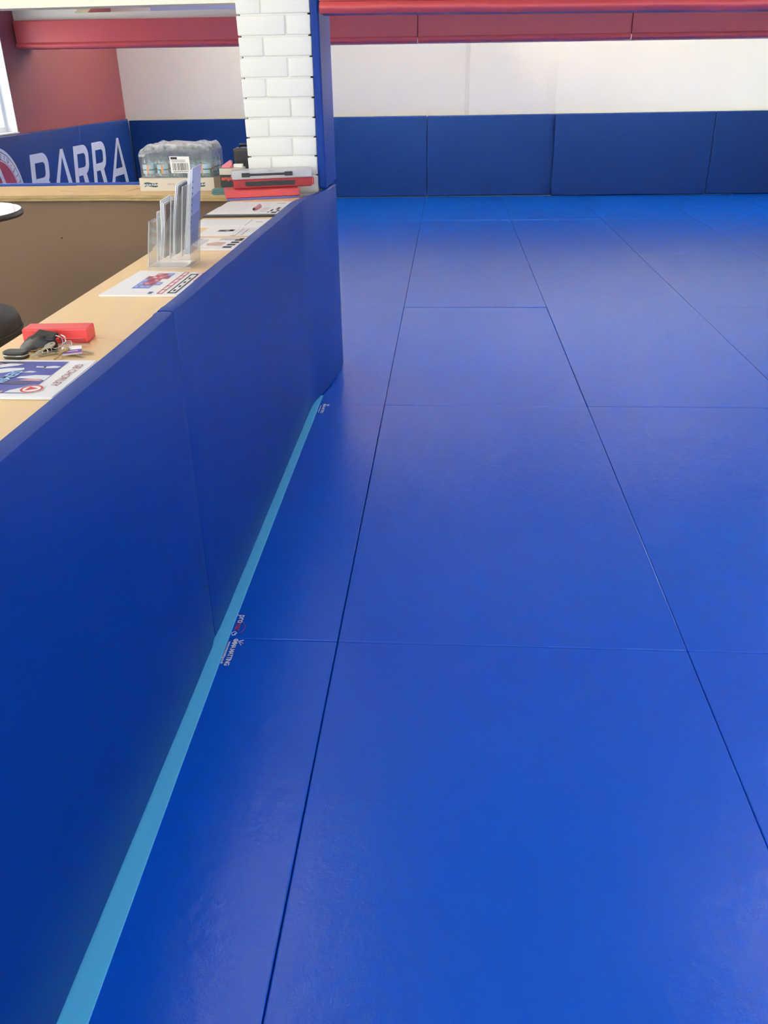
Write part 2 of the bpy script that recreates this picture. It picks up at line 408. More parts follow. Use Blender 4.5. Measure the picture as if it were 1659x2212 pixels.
for i, (w, a0, a1, z0, z1) in enumerate(WINS):
    root = empty('window_%d' % (i+1)); tag(root, kind='structure')
    n = max(1, round((a1-a0)/1.2))
    def bx(mb, p0, p1, q0, q1, t0, t1):
        if w == 'left': mb.box(XL-t1, XL-t0, p0, p1, q0, q1)
        elif w == 'right': mb.box(XR+t0, XR+t1, p0, p1, q0, q1)
        else: mb.box(p0, p1, YN-t1, YN-t0, q0, q1)
    fr = MB(); T0, T1 = 0.10, 0.16
    bx(fr, a0, a1, z0, z0+0.06, T0, T1); bx(fr, a0, a1, z1-0.06, z1, T0, T1)
    for k in range(n+1):
        c = a0+(a1-a0)*k/n; e0 = max(a0, c-0.03); e1 = min(a1, c+0.03)
        if k == 0: e0, e1 = a0, a0+0.06
        if k == n: e0, e1 = a1-0.06, a1
        bx(fr, e0, e1, z0+0.06, z1-0.06, T0, T1)
    fr.build('window_frame', M_frame, root)
    rv = MB()      # painted reveal lining
    bx(rv, a0-0.0, a1, z0-0.0, z0+0.012, -0.01, T0); bx(rv, a0, a1, z1-0.012, z1, 0, T0)
    bx(rv, a0, a0+0.012, z0+0.012, z1-0.012, 0, T0); bx(rv, a1-0.012, a1, z0+0.012, z1-0.012, 0, T0)
    rv.build('window_reveal', M_frame, root)
    for k in range(n):
        c0 = a0+(a1-a0)*k/n+0.03; c1 = a0+(a1-a0)*(k+1)/n-0.03
        p = MB(); bx(p, c0, c1, z0+0.06, z1-0.06, 0.125, 0.131); p.build('pane', M_glass, root)

# blue wall pads: along the back wall
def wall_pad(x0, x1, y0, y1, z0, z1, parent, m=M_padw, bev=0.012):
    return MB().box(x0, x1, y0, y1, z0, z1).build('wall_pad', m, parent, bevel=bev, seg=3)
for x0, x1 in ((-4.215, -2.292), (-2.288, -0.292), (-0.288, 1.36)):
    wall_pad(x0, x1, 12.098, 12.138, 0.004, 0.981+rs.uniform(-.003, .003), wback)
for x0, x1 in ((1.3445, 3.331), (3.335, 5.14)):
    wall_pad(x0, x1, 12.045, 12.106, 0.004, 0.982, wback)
# left wall pads (the printed banner pads)
PX = -4.22
padsL = []
for y0, y1 in ((4.99, 6.988), (6.992, 8.868), (8.872, 10.40), (10.404, 12.09)):
    padsL.append(wall_pad(XL+0.001, PX, y0, y1, 0.004, 1.004, wl, m=mat('banner_vinyl', (12, 46, 108), rough=0.4, var=0.04), bev=0.008))
for y0, y1 in ((4.99, 6.988), (6.992, 8.99), (8.994, 10.99), (10.994, 12.0)):
    wall_pad(XR-0.05, XR-0.001, y0, y1, 0.004, 0.10 if y1 > 9 else 0.33, wr)

# banner letters
def glyph(kind):
    """outline pieces (convex-ish polygons) in unit height coordinates"""
    w = 0.86
    if kind == 'A':
        return 1.19, [[(0, 0), (.21, 0), (.66, 1), (.53, 1)], [(.98, 0), (1.19, 0), (.66, 1), (.53, 1)][::1], [(.27, .20), (.92, .20), (.86, .36), (.34, .36)]]
    return w, None
def arc(cx, cy, rx, ry, a0, a1, n=8):
    return [(cx+rx*math.cos(a0+(a1-a0)*i/n), cy+ry*math.sin(a0+(a1-a0)*i/n)) for i in range(n+1)]
def ring_quads(outer, inner):
    return [[outer[i], outer[i+1], inner[i+1], inner[i]] for i in range(len(outer)-1)]
def letter_polys(k):
    if k == 'A': return glyph('A')[1]
    P = [[(0, 0), (.20, 0), (.20, 1), (0, 1)]]
    # upper bowl
    o = [(.20, 1), (.52, 1)]+arc(.52, .76, .32, .24, PI/2, -PI/2, 10)+[(.20, .52)]
    o = [(.20, 1)]+arc(.54, .76, .31, .24, PI/2, 0, 6)+([(.85, .62)] + arc(.54, .62, .31, .20, 0, -PI/2, 6))+[(.20, .42)]
    i = [(.20, .84)]+arc(.54, .76, .12, .08, PI/2, 0, 6)+([(.66, .64)] + arc(.54, .64, .12, .07, 0, -PI/2, 6))+[(.20, .57)]
    P += ring_quads(o, i)
    if k == 'R': P.append([(.42, .44), (.64, .47), (.90, 0), (.68, 0)])
    if k == 'B':
        o = [(.20, .57)]+arc(.56, .33, .34, .22, PI/2, 0, 6)+([(.90, .24)]+arc(.56, .24, .34, .24, 0, -PI/2, 6))+[(.20, 0)]
        i = [(.20, .42)]+arc(.56, .33, .14, .09, PI/2, 0, 6)+([(.70, .24)]+arc(.56, .24, .14, .10, 0, -PI/2, 6))+[(.20, .15)]
        P += ring_quads(o, i)
    return P
SHEAR = 0.21
for ch, y_top, wid in (('B', 9.035, 0.50), ('A', 9.50, 0.535), ('R', 10.15, 0.50), ('R', 10.705, 0.505), ('A', 11.265, 0.535)):
    mb = MB(); z0, hh = 0.26, 0.545
    for ip, pl in enumerate(letter_polys(ch)):
        q = []
        for u, v in pl:
            z = z0+hh*v; y = y_top+u*wid*1.02-SHEAR*(0.805-z)
            q.append((PX+0.0012+0.00008*ip, y, z))
        mb.poly(q)
    par = padsL[2] if y_top < 10.3 else padsL[3]
    mb.build('letter', M_bwhite, par)
# roundel
def disc_piece(name, r0, r1, m, dx, a0=0, a1=2*PI, n=48, parent=None):
    cy, cz = 8.335, 0.46; mb = MB(); 
    for i in range(n):
        t0 = a0+(a1-a0)*i/n; t1 = a0+(a1-a0)*(i+1)/n
        mb.poly([(PX+dx, cy+r*math.cos(t), cz+r*math.sin(t)) for r, t in ((r1, t0), (r1, t1), (r0, t1), (r0, t0))])
    return mb.build(name, m, parent)
rp = padsL[1]
disc_piece('logo_ring', 0.435, 0.465, M_bwhite, 0.0012, parent=rp)
disc_piece('logo_line', 0.428, 0.435, M_ink, 0.0012, parent=rp)
disc_piece('logo_ring', 0.365, 0.428, M_bwhite, 0.0012, parent=rp)
disc_piece('logo_line', 0.358, 0.365, M_bred, 0.0012, parent=rp)
disc_piece('logo_ring', 0.348, 0.358, M_bwhite, 0.0012, parent=rp)
disc_piece('logo_disc', 0.001, 0.348, M_bred, 0.0012, parent=rp)
tri = MB()
cy, cz = 8.335, 0.46
tri.poly([(PX+0.002, cy+a, cz+b) for a, b in ((-.03, .30), (.03, .30), (.235, -.16), (.165, -.16))])
tri.poly([(PX+0.002, cy+a, cz+b) for a, b in ((.03, .30), (-.03, .30), (-.235, -.16), (-.165, -.16))])
tri.poly([(PX+0.002, cy+a, cz+b) for a, b in ((-.235, -.16), (.235, -.16), (.21, -.10), (-.21, -.10))])
tri.build('logo_triangle', M_bwhite, rp)
for i, ch in enumerate('JIU-JITSU'):
    ang = math.radians(76-i*9.6)
    rr = 0.378
    o = (PX+0.002, cy+rr*math.cos(ang), cz+rr*math.sin(ang))
    tx = (0, math.sin(ang), -math.cos(ang)); ty = (0, math.cos(ang), math.sin(ang))
    text_obj('printed_letter', ch, 0.058, frame(o, tx, ty), M_ink, rp, bold=0.001)

# ------------------------------------------------------------------ beams
def tilt_box(mb, x0, x1, y0, y1, zb0, zb1, h, sl, m=0):
    """box whose underside falls by sl per metre of x"""
    z = lambda x, zz: zz - sl*x
    mb.hexa([(x0, y0, z(x0, zb0)), (x1, y0, z(x1, zb0)), (x0, y1, z(x0, zb0)), (x1, y1, z(x1, zb0)),
             (x0, y0, z(x0, zb1)), (x1, y0, z(x1, zb1)), (x0, y1, z(x0, zb1)), (x1, y1, z(x1, zb1))], m)
    return mb
# near beam, bare white side over the reception, padded side over the mats
CX0_ = -0.60
bn = MB(); bn.box(XL, CX0_, 4.46, 4.60, 1.772, ZC); bn.box(CX0_, XR, 4.46, 4.82, 1.772, ZC)
beam1 = bn.build('ceiling_beam', M_white); tag(beam1, 'white beam over the reception, padded red over the mats', kind='structure')
seams = [-0.588, 1.45, 3.45, 5.18]
for a, b in zip(seams[:-1], seams[1:]):
    pad = MB(); tilt_box(pad, a+0.002, b-0.002, 4.395, 4.455, 1.755, 2.3, 0, 0.013)
    pad.build('beam_pad', M_red, beam1, bevel=0.01, seg=3)
    lip = MB(); n = 40
    def lipfn(u, v):
        x = a+0.002+(b-a-0.004)*u; th = -0.35*PI+v*1.35*PI
        rr = 0.030+0.003*noise.noise((x*3, 4, v*2))
        return (x, 4.40-0.030*math.cos(th-PI/2+PI/2)+0.0, 1.735-0.013*x+rr*0.9*math.sin(th)+0.004*noise.noise((x*2, 9, 0)))
    lip.grid(lambda u, v: (a+0.002+(b-a-0.004)*u,
             4.392-0.022*math.cos((v-0.5)*PI)-0.003*noise.noise((u*9+a, v*2, 1)),
             1.709-0.013*(a+(b-a)*u)+0.046*v+0.004*noise.noise((u*7+a, 0, 5))), n, 8)
    lip.grid(lambda u, v: (a+0.002+(b-a-0.004)*u, 4.392+0.15*v, 1.709-0.013*(a+(b-a)*u)+0.004*noise.noise((u*7+a, 0, 5))*(1-v)), n, 2)
    lip.build('beam_pad_lip', M_red, beam1, smooth=True)
# far beam, red pad with a white upper edge
bf = MB(); bf.box(XL, XR, 9.36, 9.66, 1.775, 2.05)
bf.hexa([(XL, 9.36, 2.05), (-3.65, 9.36, 2.05), (XL, 9.66, 2.05), (-3.65, 9.66, 2.05), (XL, 9.36, ZC), (-3.15, 9.36, ZC), (XL, 9.66, ZC), (-3.15, 9.66, ZC)])
beam2 = bf.build('ceiling_beam', M_white); tag(beam2, 'far red padded beam with a white top edge', kind='structure')
seams = [-4.262, -0.315, 1.685, 3.69, 5.18]
for a, b in zip(seams[:-1], seams[1:]):
    pad = MB(); tilt_box(pad, a+0.002, b-0.002, 9.30, 9.358, 1.775, 1.969, 0, 0.006)
    pad.build('beam_pad', M_red, beam2, bevel=0.01, seg=3)
    lip = MB()
    lip.grid(lambda u, v: (a+0.002+(b-a-0.004)*u, 9.30-0.016*math.cos((v-0.5)*PI), 1.728-0.006*(a+(b-a)*u)+0.05*v+0.003*noise.noise((u*6+a, 0, 3))), 30, 6)
    lip.grid(lambda u, v: (a+0.002+(b-a-0.004)*u, 9.30+0.37*v, 1.728-0.006*(a+(b-a)*u)+0.003*noise.noise((u*6+a, 0, 3))*(1-v)), 30, 2)
    lip.build('beam_pad_lip', M_red, beam2, smooth=True)
# ------------------------------------------------------------------ brick column
CX0, CX1, CY0, CY1 = -0.980, -0.639, 4.45, 4.83
colm = MB()
colm.box(CX0+0.006, CX1-0.004, CY0+0.03, CY1-0.006, -0.04, ZC-0.001, 1)
colm.box(CX0+0.016, CX1-0.014, CY0+0.006, CY0+0.03, -0.04, ZC-0.001, 0)
column = colm.build('brick_column', [M_mortar, M_gap]); tag(column, kind='structure')
CH = 0.0857; J = 0.006
zb = 1.722+J/2-CH*21
def brick_mesh(w, seed):
    d = CY1-CY0; bm = bmesh.new(); bmesh.ops.create_cube(bm, size=1)
    for v in bm.verts:
        v.co = Vector(((v.co.x+.5)*w, (v.co.y+.5)*d, (v.co.z+.5)*(CH-J)))
        v.co += Vector((random.uniform(-.0015, .0015), random.uniform(-.002, .002), random.uniform(-.001, .001)))
    bmesh.ops.bevel(bm, geom=bm.edges[:], offset=0.005, segments=2, affect='EDGES', profile=0.6)
    me = bpy.data.meshes.new('brick'); bm.to_mesh(me); bm.free(); me.materials.append(M_brick)
    for p in me.polygons: p.use_smooth = True
    return me
LW = 0.226
big = [brick_mesh(LW-J/2, i) for i in range(4)]; sm = [brick_mesh(CX1-CX0-LW-J/2, i) for i in range(4)]
i = 0; z = zb-CH*0
while z+CH < ZC:
    if z > -0.05:
        rnd = lambda: random.uniform(-.0018, .0018)
        if (i % 2) == 0:
            spec = ((random.choice(big), CX0), (random.choice(sm), CX0+LW+J/2))
        else:
            spec = ((random.choice(sm), CX0), (random.choice(big), CX1-LW+J/2))
        for me, x in spec:
            o = link('brick', me, column); o.location = (x+rnd(), CY0+rnd(), z)
    z += CH; i += 1
cp = MB().box(-0.637, -0.598, 4.432, 4.835, 0.974, ZC-0.002).build('column_pad', M_pad, bevel=0.010, seg=3)
cp.parent = column

# ------------------------------------------------------------------ reception counter
counter = empty('reception_counter', (0, 0, 0))
tag(counter, 'long reception counter faced with tall blue vinyl pads beside the mats', 'counter')
cb = MB().prism([(-0.94, -1.88), (-0.705, -1.88), (-0.705, 4.33), (-1.0, 4.33)], -0.008, 0.929).build('carcass', M_chip, counter)
def pad_strip(name, path, thick, z0, z1, seed, endlip=0.0):
    """padded panel following a path of (x,y) outer points, rounded top edge"""
    rt = 0.006; th0 = thick
    prof = [(0, 0.0), (0.0, 0.25), (0, 0.6)]
    rows = []
    n = len(path)
    for i, (x, y) in enumerate(path):
        a = Vector(path[max(i-1, 0)]); b = Vector(path[min(i+1, n-1)])
        t = (b-a).normalized(); nrm = Vector((t.y, -t.x))   # outward (+x)
        w = 0.0035*noise.noise((y*1.3, seed, 0)); zz = z1+0.003*noise.noise((y*2.1, seed, 3))
        if i in (0, n-1): zz -= 0.002
        thick = th0 if y < 3.98 else max(0.030, th0-(y-3.98)*0.06)
        ring = []
        for off, z in ((-0.004, z0), (0, z0+0.012), (w*0.5, z0+0.3), (w, z0+0.6), (w*0.5, zz-rt), (w*0.5-rt*0.3, zz-rt*0.3), (-rt, zz), (-thick*0.5, zz+0.0012), (-thick+rt, zz-0.0005), (-thick+0.001, zz-rt), (-thick, z0)):
            p = Vector((x, y))+nrm*off; ring.append((p.x, p.y, z))
        rows.append(ring)
    mb = MB(); k = len(rows[0]); vs = [p for r in rows for p in r]; fs = []
    for i in range(n-1):
        for j in range(k):
            fs.append((i*k+j, i*k+(j+1) % k, (i+1)*k+(j+1) % k, (i+1)*k+j))
    fs += [tuple(range(k-1, -1, -1)), tuple((n-1)*k+j for j in range(k))]
    mb.add(vs, fs)
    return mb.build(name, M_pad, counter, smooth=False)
def seg_path(pts, step=0.12):
    out = []
    for (x0, y0), (x1, y1) in zip(pts[:-1], pts[1:]):
        L = math.hypot(x1-x0, y1-y0); m = max(1, int(L/step))
        out += [(x0+(x1-x0)*i/m, y0+(y1-y0)*i/m) for i in range(m)]
    return out+[pts[-1]]
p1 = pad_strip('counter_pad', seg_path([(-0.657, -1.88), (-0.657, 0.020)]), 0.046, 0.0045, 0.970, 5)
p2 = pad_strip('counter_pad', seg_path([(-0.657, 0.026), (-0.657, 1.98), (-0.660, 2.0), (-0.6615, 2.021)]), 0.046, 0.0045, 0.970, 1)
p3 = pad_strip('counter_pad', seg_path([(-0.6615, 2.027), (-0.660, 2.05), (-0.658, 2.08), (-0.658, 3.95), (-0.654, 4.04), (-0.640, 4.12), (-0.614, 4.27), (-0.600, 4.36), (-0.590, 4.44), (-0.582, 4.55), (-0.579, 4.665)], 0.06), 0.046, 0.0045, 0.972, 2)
for o in (p1, p2, p3):
    for p in o.data.polygons: p.use_smooth = True
    e = o.modifiers.new('split', 'EDGE_SPLIT'); e.split_angle = math.radians(24)

wt = empty('counter_worktop', (0, 0, 0.93)); tag(wt, 'pale beech worktop lying along the padded counter', 'worktop')
def inner_x(y): return -0.948-0.0195*(y-0.5)
for y0, y1 in ((-1.88, 1.8285), (1.8295, 4.358)):
    b = MB().prism([(inner_x(y0), y0), (-0.704, y0), (-0.704, y1), (inner_x(y1), y1)], 0.0, 0.025)
    b.build('worktop_board', M_beech, wt, bevel=0.0015)
ZT = 0.955
# back counter with chipboard ledge
bc = empty('back_counter', (-2.0, 4.6, 0)); tag(bc, 'back counter with raw chipboard ledge over a brown panel', 'counter')
def par(o, root): o.parent = root; o.matrix_parent_inverse = Matrix.Translation(root.location).inverted(); return o
par(MB().box(-3.4, -1.003, 4.475, 4.495, -0.008, 0.926).build('front_panel', M_brown), bc)
par(MB().box(-3.4, -0.975, 4.50, 4.86, -0.008, 0.926).build('carcass', M_brown), bc)
lb = MB(); nseg = 90
def ledge_edge(x, k): return 4.366+0.075*min(1, (-1.03-x)/0.7)+0.0035*noise.noise((x*9, k, 0))+0.002*noise.noise((x*40, k, 2))
for k, (z0, z1, dy) in enumerate(((0.928, 0.9395, 0.004), (0.9405, 0.955, 0.0))):
    xs = [-3.4+(3.4-1.03)*i/nseg for i in range(nseg+1)]
    b = MB().prism([(x, ledge_edge(x, k*7+1)+dy) for x in xs]+[(-0.985, 4.366), (-0.985, 4.865), (-3.4, 4.865)], z0, z1)
    b.mi = [0, 0]+[1]*(len(b.f)-2)
    par(b.build('ledge_board', [M_chip, M_chipedge]), bc)
par(MB().box(-3.4, -0.985, 4.868, 4.925, 0.0, 0.966).build('back_pad', M_pad, bevel=0.012, seg=3), bc)
par(MB().lathe([(0.004, -0.001), (0.004, 0.001)], 10).xform(Matrix.Translation((-2.0, 4.474, 0.742)) @ Matrix.Rotation(PI/2, 4, 'X')).build('screw_hole', M_gap), bc)

# ------------------------------------------------------------------ high round table and stool behind the counter
tb = empty('round_table', (-2.09, 3.51, -0.01)); tag(tb, 'high round table with glossy white top below the chipboard ledge', 'table')
MB().lathe([(0.325, 0.985), (0.342, 0.988), (0.345, 0.997), (0.342, 1.006), (0.336, 1.0095)], 64, mfn=lambda i: 1).build('table_rim', [M_gloss, M_black], tb, smooth=False)
MB().lathe([(0.337, 1.0096), (0.337, 1.0112)], 64).build('table_top', M_gloss, tb)
MB().lathe([(0.03, 0.03), (0.03, 0.985)], 20).build('pedestal', M_chrome, tb, smooth=True)
MB().lathe([(0.20, 0.0), (0.20, 0.012), (0.05, 0.03), (0.03, 0.05)], 40).build('foot_plate', M_chrome, tb, smooth=True)
st = empty('bar_stool', (-1.615, 2.62, -0.01)); tag(st, 'black padded round stool behind the reception counter', 'stool')
MB().lathe([(0.19, 0.70), (0.222, 0.712), (0.232, 0.74), (0.232, 0.785), (0.224, 0.808), (0.19, 0.822), (0.10, 0.829), (0.02, 0.831)], 40).build('seat', M_blackf, st, smooth=True)
MB().tube([(0.234*math.cos(a), 0.234*math.sin(a), 0.762) for a in [2*PI*i/40 for i in range(40)]], 0.004, 6, closed=True).build('piping', M_blackf, st, smooth=True)
MB().lathe([(0.025, 0.04), (0.025, 0.70)], 16).build('pedestal', M_chrome, st, smooth=True)
MB().lathe([(0.19, 0.0), (0.19, 0.012), (0.05, 0.03), (0.025, 0.05)], 36).build('foot_plate', M_chrome, st, smooth=True)
MB().tube([(0.15*math.cos(a), 0.15*math.sin(a), 0.28) for a in [2*PI*i/28 for i in range(28)]], 0.009, 6, closed=True).build('foot_ring', M_chrome, st, smooth=True)

# ------------------------------------------------------------------ unseen ceiling lamps, most of them added as fill light
def lamp(x, y, label, m=M_tube, L=1.5, rz=0.0):
    """unseen uplighter trough on two rods, chosen for soft light: the tube lies in an open-topped housing and lights the ceiling"""
    r = empty('unseen_ceiling_lamp', (x, y, ZC), rz)
    tag(r, label, 'lamp', 'unseen uplighters hung from the ceiling')
    MB().prism([(-0.09, -0.30), (-0.05, -0.36), (0.05, -0.36), (0.09, -0.30), (0.084, -0.30), (0.047, -0.353), (-0.047, -0.353), (-0.084, -0.30)], -L/2, L/2)\
        .xform(Matrix(((0, 0, 1, 0), (1, 0, 0, 0), (0, 1, 0, 0), (0, 0, 0, 1)))).build('housing', M_frame, r)
    MB().box(-L/2+0.02, L/2-0.02, -0.06, 0.06, -0.330, -0.318).build('tube', m, r)
    for s in (-1, 1): MB().tube([(s*(L/2-0.2), 0, -0.352), (s*(L/2-0.2), 0, 0)], 0.004, 6).build('rod', M_chrome, r)
UP = 'unseen white uplighter trough hung from the ceiling '
lamp(-1.05, 2.75, UP+'over the reception counter', M_tube4, 1.8, PI/2)
lamp(-3.0, 0.6, UP+'over the round table side of reception, added as fill', M_tube5, 1.5, PI/2)
lamp(2.5, 0.4, UP+'over the nearest mats, added as fill', M_tube)
lamp(2.6, 3.0, UP+'just before the near padded beam, added as fill', M_tube3)
lamp(-2.6, 5.35, UP+'on the banner side between the beams, added as fill', M_tube3)  # middle row added to light the far beam; near beam hides its reflection
lamp(0.6, 5.35, UP+'in the middle between the beams, added as fill', M_tube5)
lamp(3.6, 5.35, UP+'on the right between the beams, added as fill', M_tube5)
lamp(-2.6, 10.9, UP+'in the corner by the banner wall, added as fill', M_tube5)
lamp(-0.4, 10.9, UP+'before the middle of the back wall', M_tube6)
lamp(2.6, 10.9, UP+'before the right end of the back wall', M_tube2)

#__OBJECTS__
# ------------------------------------------------------------------ things on the chipboard ledge
env = MB()
env.prism([(-2.02, 4.60), (-1.655, 4.585), (-1.60, 4.83), (-2.03, 4.84)], ZT+0.0005, ZT+0.0035)
e = env.build('brown_envelope', M_kraft, bevel=0.001)
tag(e, 'flat brown paper envelope lying on the chipboard ledge', 'envelope')
MB().prism([(-2.005, 4.80), (-1.63, 4.795), (-1.606, 4.828), (-2.022, 4.836)], ZT+0.0036, ZT+0.0046).build('flap', M_kraft, e)

# shrink-wrapped tray of water bottles
pk = empty('water_bottle_pack', (-1.388, 4.712, ZT)); tag(pk, 'shrink-wrapped tray of small water bottles on the chipboard ledge', 'bottle pack')
PW, PD = 0.388, 0.272
tr = MB(); h = 0.063
tr.box(-PW/2, PW/2, -PD/2, PD/2, 0.0005, 0.004)
tr.box(-PW/2, PW/2, -PD/2, -PD/2+0.003, 0.004, h); tr.box(-PW/2, PW/2, PD/2-0.003, PD/2, 0.004, h)
tr.box(-PW/2, -PW/2+0.003, -PD/2+0.003, PD/2-0.003, 0.004, h); tr.box(PW/2-0.003, PW/2, -PD/2+0.003, PD/2-0.003, 0.004, h)
tray = tr.build('cardboard_tray', M_card, pk)
FY = -PD/2-0.0008
def banner(x):
    b = MB(); n = 12; up = []; dn = []
    for i in range(n+1):
        u = i/n; xx = x-0.035+0.07*u; w = 0.0025*math.sin(u*2*PI)
        up.append((xx, FY, 0.0405+w)); dn.append((xx, FY, 0.0215+w))
    for i in range(n): b.poly([dn[i], dn[i+1], up[i+1], up[i]])
    b.build('printed_banner', M_teal, tray)
    text_obj('printed_word', 'AQUA PURA', 0.0135, frame((x, FY-0.0006, 0.0262), (1, 0, 0), (0, 0, 1)), M_bwhite, tray, bold=0.0003, space=0.93)
banner(-0.135); banner(0.112)
text_obj('printed_word', '100% Pure', 0.0125, frame((-0.025, FY-0.0003, 0.029), (1, 0, 0), (0, 0, 1)), M_grey, tray)
bot_prof = [(0.024, 0.0), (0.029, 0.003), (0.0315, 0.010), (0.0315, 0.050), (0.0295, 0.056), (0.0315, 0.062), (0.0315, 0.070), (0.0305, 0.073), (0.0305, 0.122), (0.0315, 0.126), (0.030, 0.136), (0.0235, 0.158), (0.0150, 0.176), (0.0130, 0.181), (0.0130, 0.186)]
me_b = MB().lathe(bot_prof, 16).mesh('bottle', M_pet)
me_c = MB().lathe([(0.0152, 0.184), (0.0158, 0.186), (0.0158, 0.199), (0.0145, 0.2015)], 16).mesh('cap', M_cap)
lab = MB()
for k in range(20):
    a0 = 2*PI*k/20; a1 = 2*PI*(k+1)/20; R_ = 0.0311
    mi = 2 if k in (0, 16) else (0 if k % 5 else 1)
    for z0, z1, m_ in ((0.078, 0.094, mi), (0.094, 0.100, 1 if mi != 2 else 2), (0.100, 0.121, 0 if mi != 2 else 2)):
        lab.poly([(R_*math.cos(a), R_*math.sin(a), z) for a, z in ((a0, z0), (a1, z0), (a1, z1), (a0, z1))], m_)
me_l = lab.mesh('label', [M_lblue, M_green, M_orange])
for me in (me_b, me_c):
    for p in me.polygons: p.use_smooth = True
rb = random.Random(5)
for iy in range(4):
    for ix in range(5):
        b = link('bottle', me_b, pk); b.location = (-0.148+0.074*ix+rb.uniform(-.002, .002), -PD/2+0.038+0.066*iy, 0.0045); b.rotation_euler.z = rb.uniform(0, 6.28)
        link('cap', me_c, b); link('label', me_l, b)
# film: rounded, crinkled hull
film = MB(); NU, NV = 96, 22
def film_pt(u, v):
    t = u*2*PI; n = 5.0
    cx = math.copysign(abs(math.cos(t))**(2/n), math.cos(t)); sy = math.copysign(abs(math.sin(t))**(2/n), math.sin(t))
    zz = 0.056+0.164*min(1, v/0.72)
    ins = 0.0 if v <= 0.72 else (v-0.72)/0.28
    sh = 1.0-0.10*max(0, (min(v, 0.72)/0.72-0.78)/0.22)**1.5
    k = (1-ins)*sh
    x = cx*(PW/2+0.006)*k; y = sy*(PD/2+0.006)*k
    ruff = 0.006*noise.noise((x*22, y*22, zz*16))+0.0035*noise.noise((x*70, y*70, zz*50))
    if v <= 0.72:
        ln = math.hypot(cx, sy); x += ruff*cx/ln*(0.3+v); y += ruff*sy/ln*(0.3+v)*0.8
    z = zz + (0.004*math.sin(x*2*PI/0.074)+0.5*ruff + 0.004*noise.noise((x*15, y*15, 7)) if v > 0.66 else 0)
    if x < -0.12: z -= 0.016*min(1, (-0.12-x)/0.05)*(1 if v > 0.5 else 0)
    return (x, y, z)
film.grid(film_pt, NU, NV)
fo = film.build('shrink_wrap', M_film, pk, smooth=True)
bl = MB(); yb = -PD/2-0.0105; 
bl.poly([(-0.018, yb, 0.088), (0.083, yb, 0.086), (0.081, yb, 0.164), (-0.020, yb, 0.166)])
lb_o = bl.build('barcode_label', M_paper, pk)
bc_ = MB(); xx = -0.008; rr = random.Random(2)
while xx < 0.072:
    w = rr.choice((0.0012, 0.002, 0.003)); bc_.poly([(xx, yb-0.0005, 0.099), (xx+w, yb-0.0005, 0.099), (xx+w, yb-0.0005, 0.134), (xx, yb-0.0005, 0.134)]); xx += w+rr.choice((0.0014, 0.002, 0.0028))
for i in range(14): bc_.poly([(-0.006+i*0.0056, yb-0.0005, 0.091), (-0.003+i*0.0056, yb-0.0005, 0.091), (-0.003+i*0.0056, yb-0.0005, 0.0955), (-0.006+i*0.0056, yb-0.0005, 0.0955)])
bc_.poly([(-0.014, yb-0.0005, 0.152), (0.019, yb-0.0005, 0.1515), (0.019, yb-0.0005, 0.162), (-0.014, yb-0.0005, 0.1625)])
bc_.build('barcode', M_ink, lb_o)
gl_ = MB()
for z_ in (0.139, 0.146): gl_.poly([(-0.012, yb-0.0005, z_), (0.06, yb-0.0005, z_), (0.06, yb-0.0005, z_+0.003), (-0.012, yb-0.0005, z_+0.003)])
gl_.build('printed_lines', M_grey, lb_o)

# black speaker behind
sp = empty('small_speaker', (-1.052, 4.735, ZT+0.0008)); tag(sp, 'small black speaker standing on the ledge beside the brick column', 'speaker')
MB().box(-0.058, 0.058, -0.05, 0.05, 0.006, 0.190).build('cabinet', M_black, sp, bevel=0.012, seg=3)
MB().box(-0.046, 0.046, -0.0535, -0.0505, 0.02, 0.178).build('grille', M_blackf, sp, bevel=0.001)
MB().tube([(-0.03, 0, 0.189), (-0.03, 0, 0.205), (0.03, 0, 0.205), (0.03, 0, 0.189)], 0.006, 8).build('carry_handle', M_black, sp, smooth=True)
for sx in (-1, 1): MB().lathe([(0.01, 0.0), (0.01, 0.007)], 12, c=(sx*0.04, 0)).build('foot', M_black, sp)

# dark printed box with orange lettering
eb = empty('dark_printed_box', (-1.082, 4.535, ZT+0.0008)); tag(eb, 'dark box with orange lettering and pale lid beside the water bottles', 'box')
MB().box(-0.055, 0.055, -0.05, 0.05, 0.0, 0.082).build('box_body', M_black, eb, bevel=0.001)
MB().box(-0.056, 0.056, -0.051, 0.051, 0.0825, 0.112).build('lid', M_card, eb, bevel=0.0015)
text_obj('printed_word', 'empire', 0.026, frame((-0.012, -0.0508, 0.058), (1, 0, 0), (0, 0, 1)), M_orange2, eb, bold=0.0006)
MB().box(-0.05, 0.045, -0.0506, -0.0502, 0.014, 0.0175).build('printed_line', M_lgrey, eb)
sprl = MB()
for k in range(4): sprl.tube([(-0.0575+0.004*math.cos(a), -0.045, 0.086+0.007*k+0.004*math.sin(a)) for a in [i*0.9 for i in range(7)]], 0.0008, 5)
sprl.build('spiral_binding', M_black, eb)
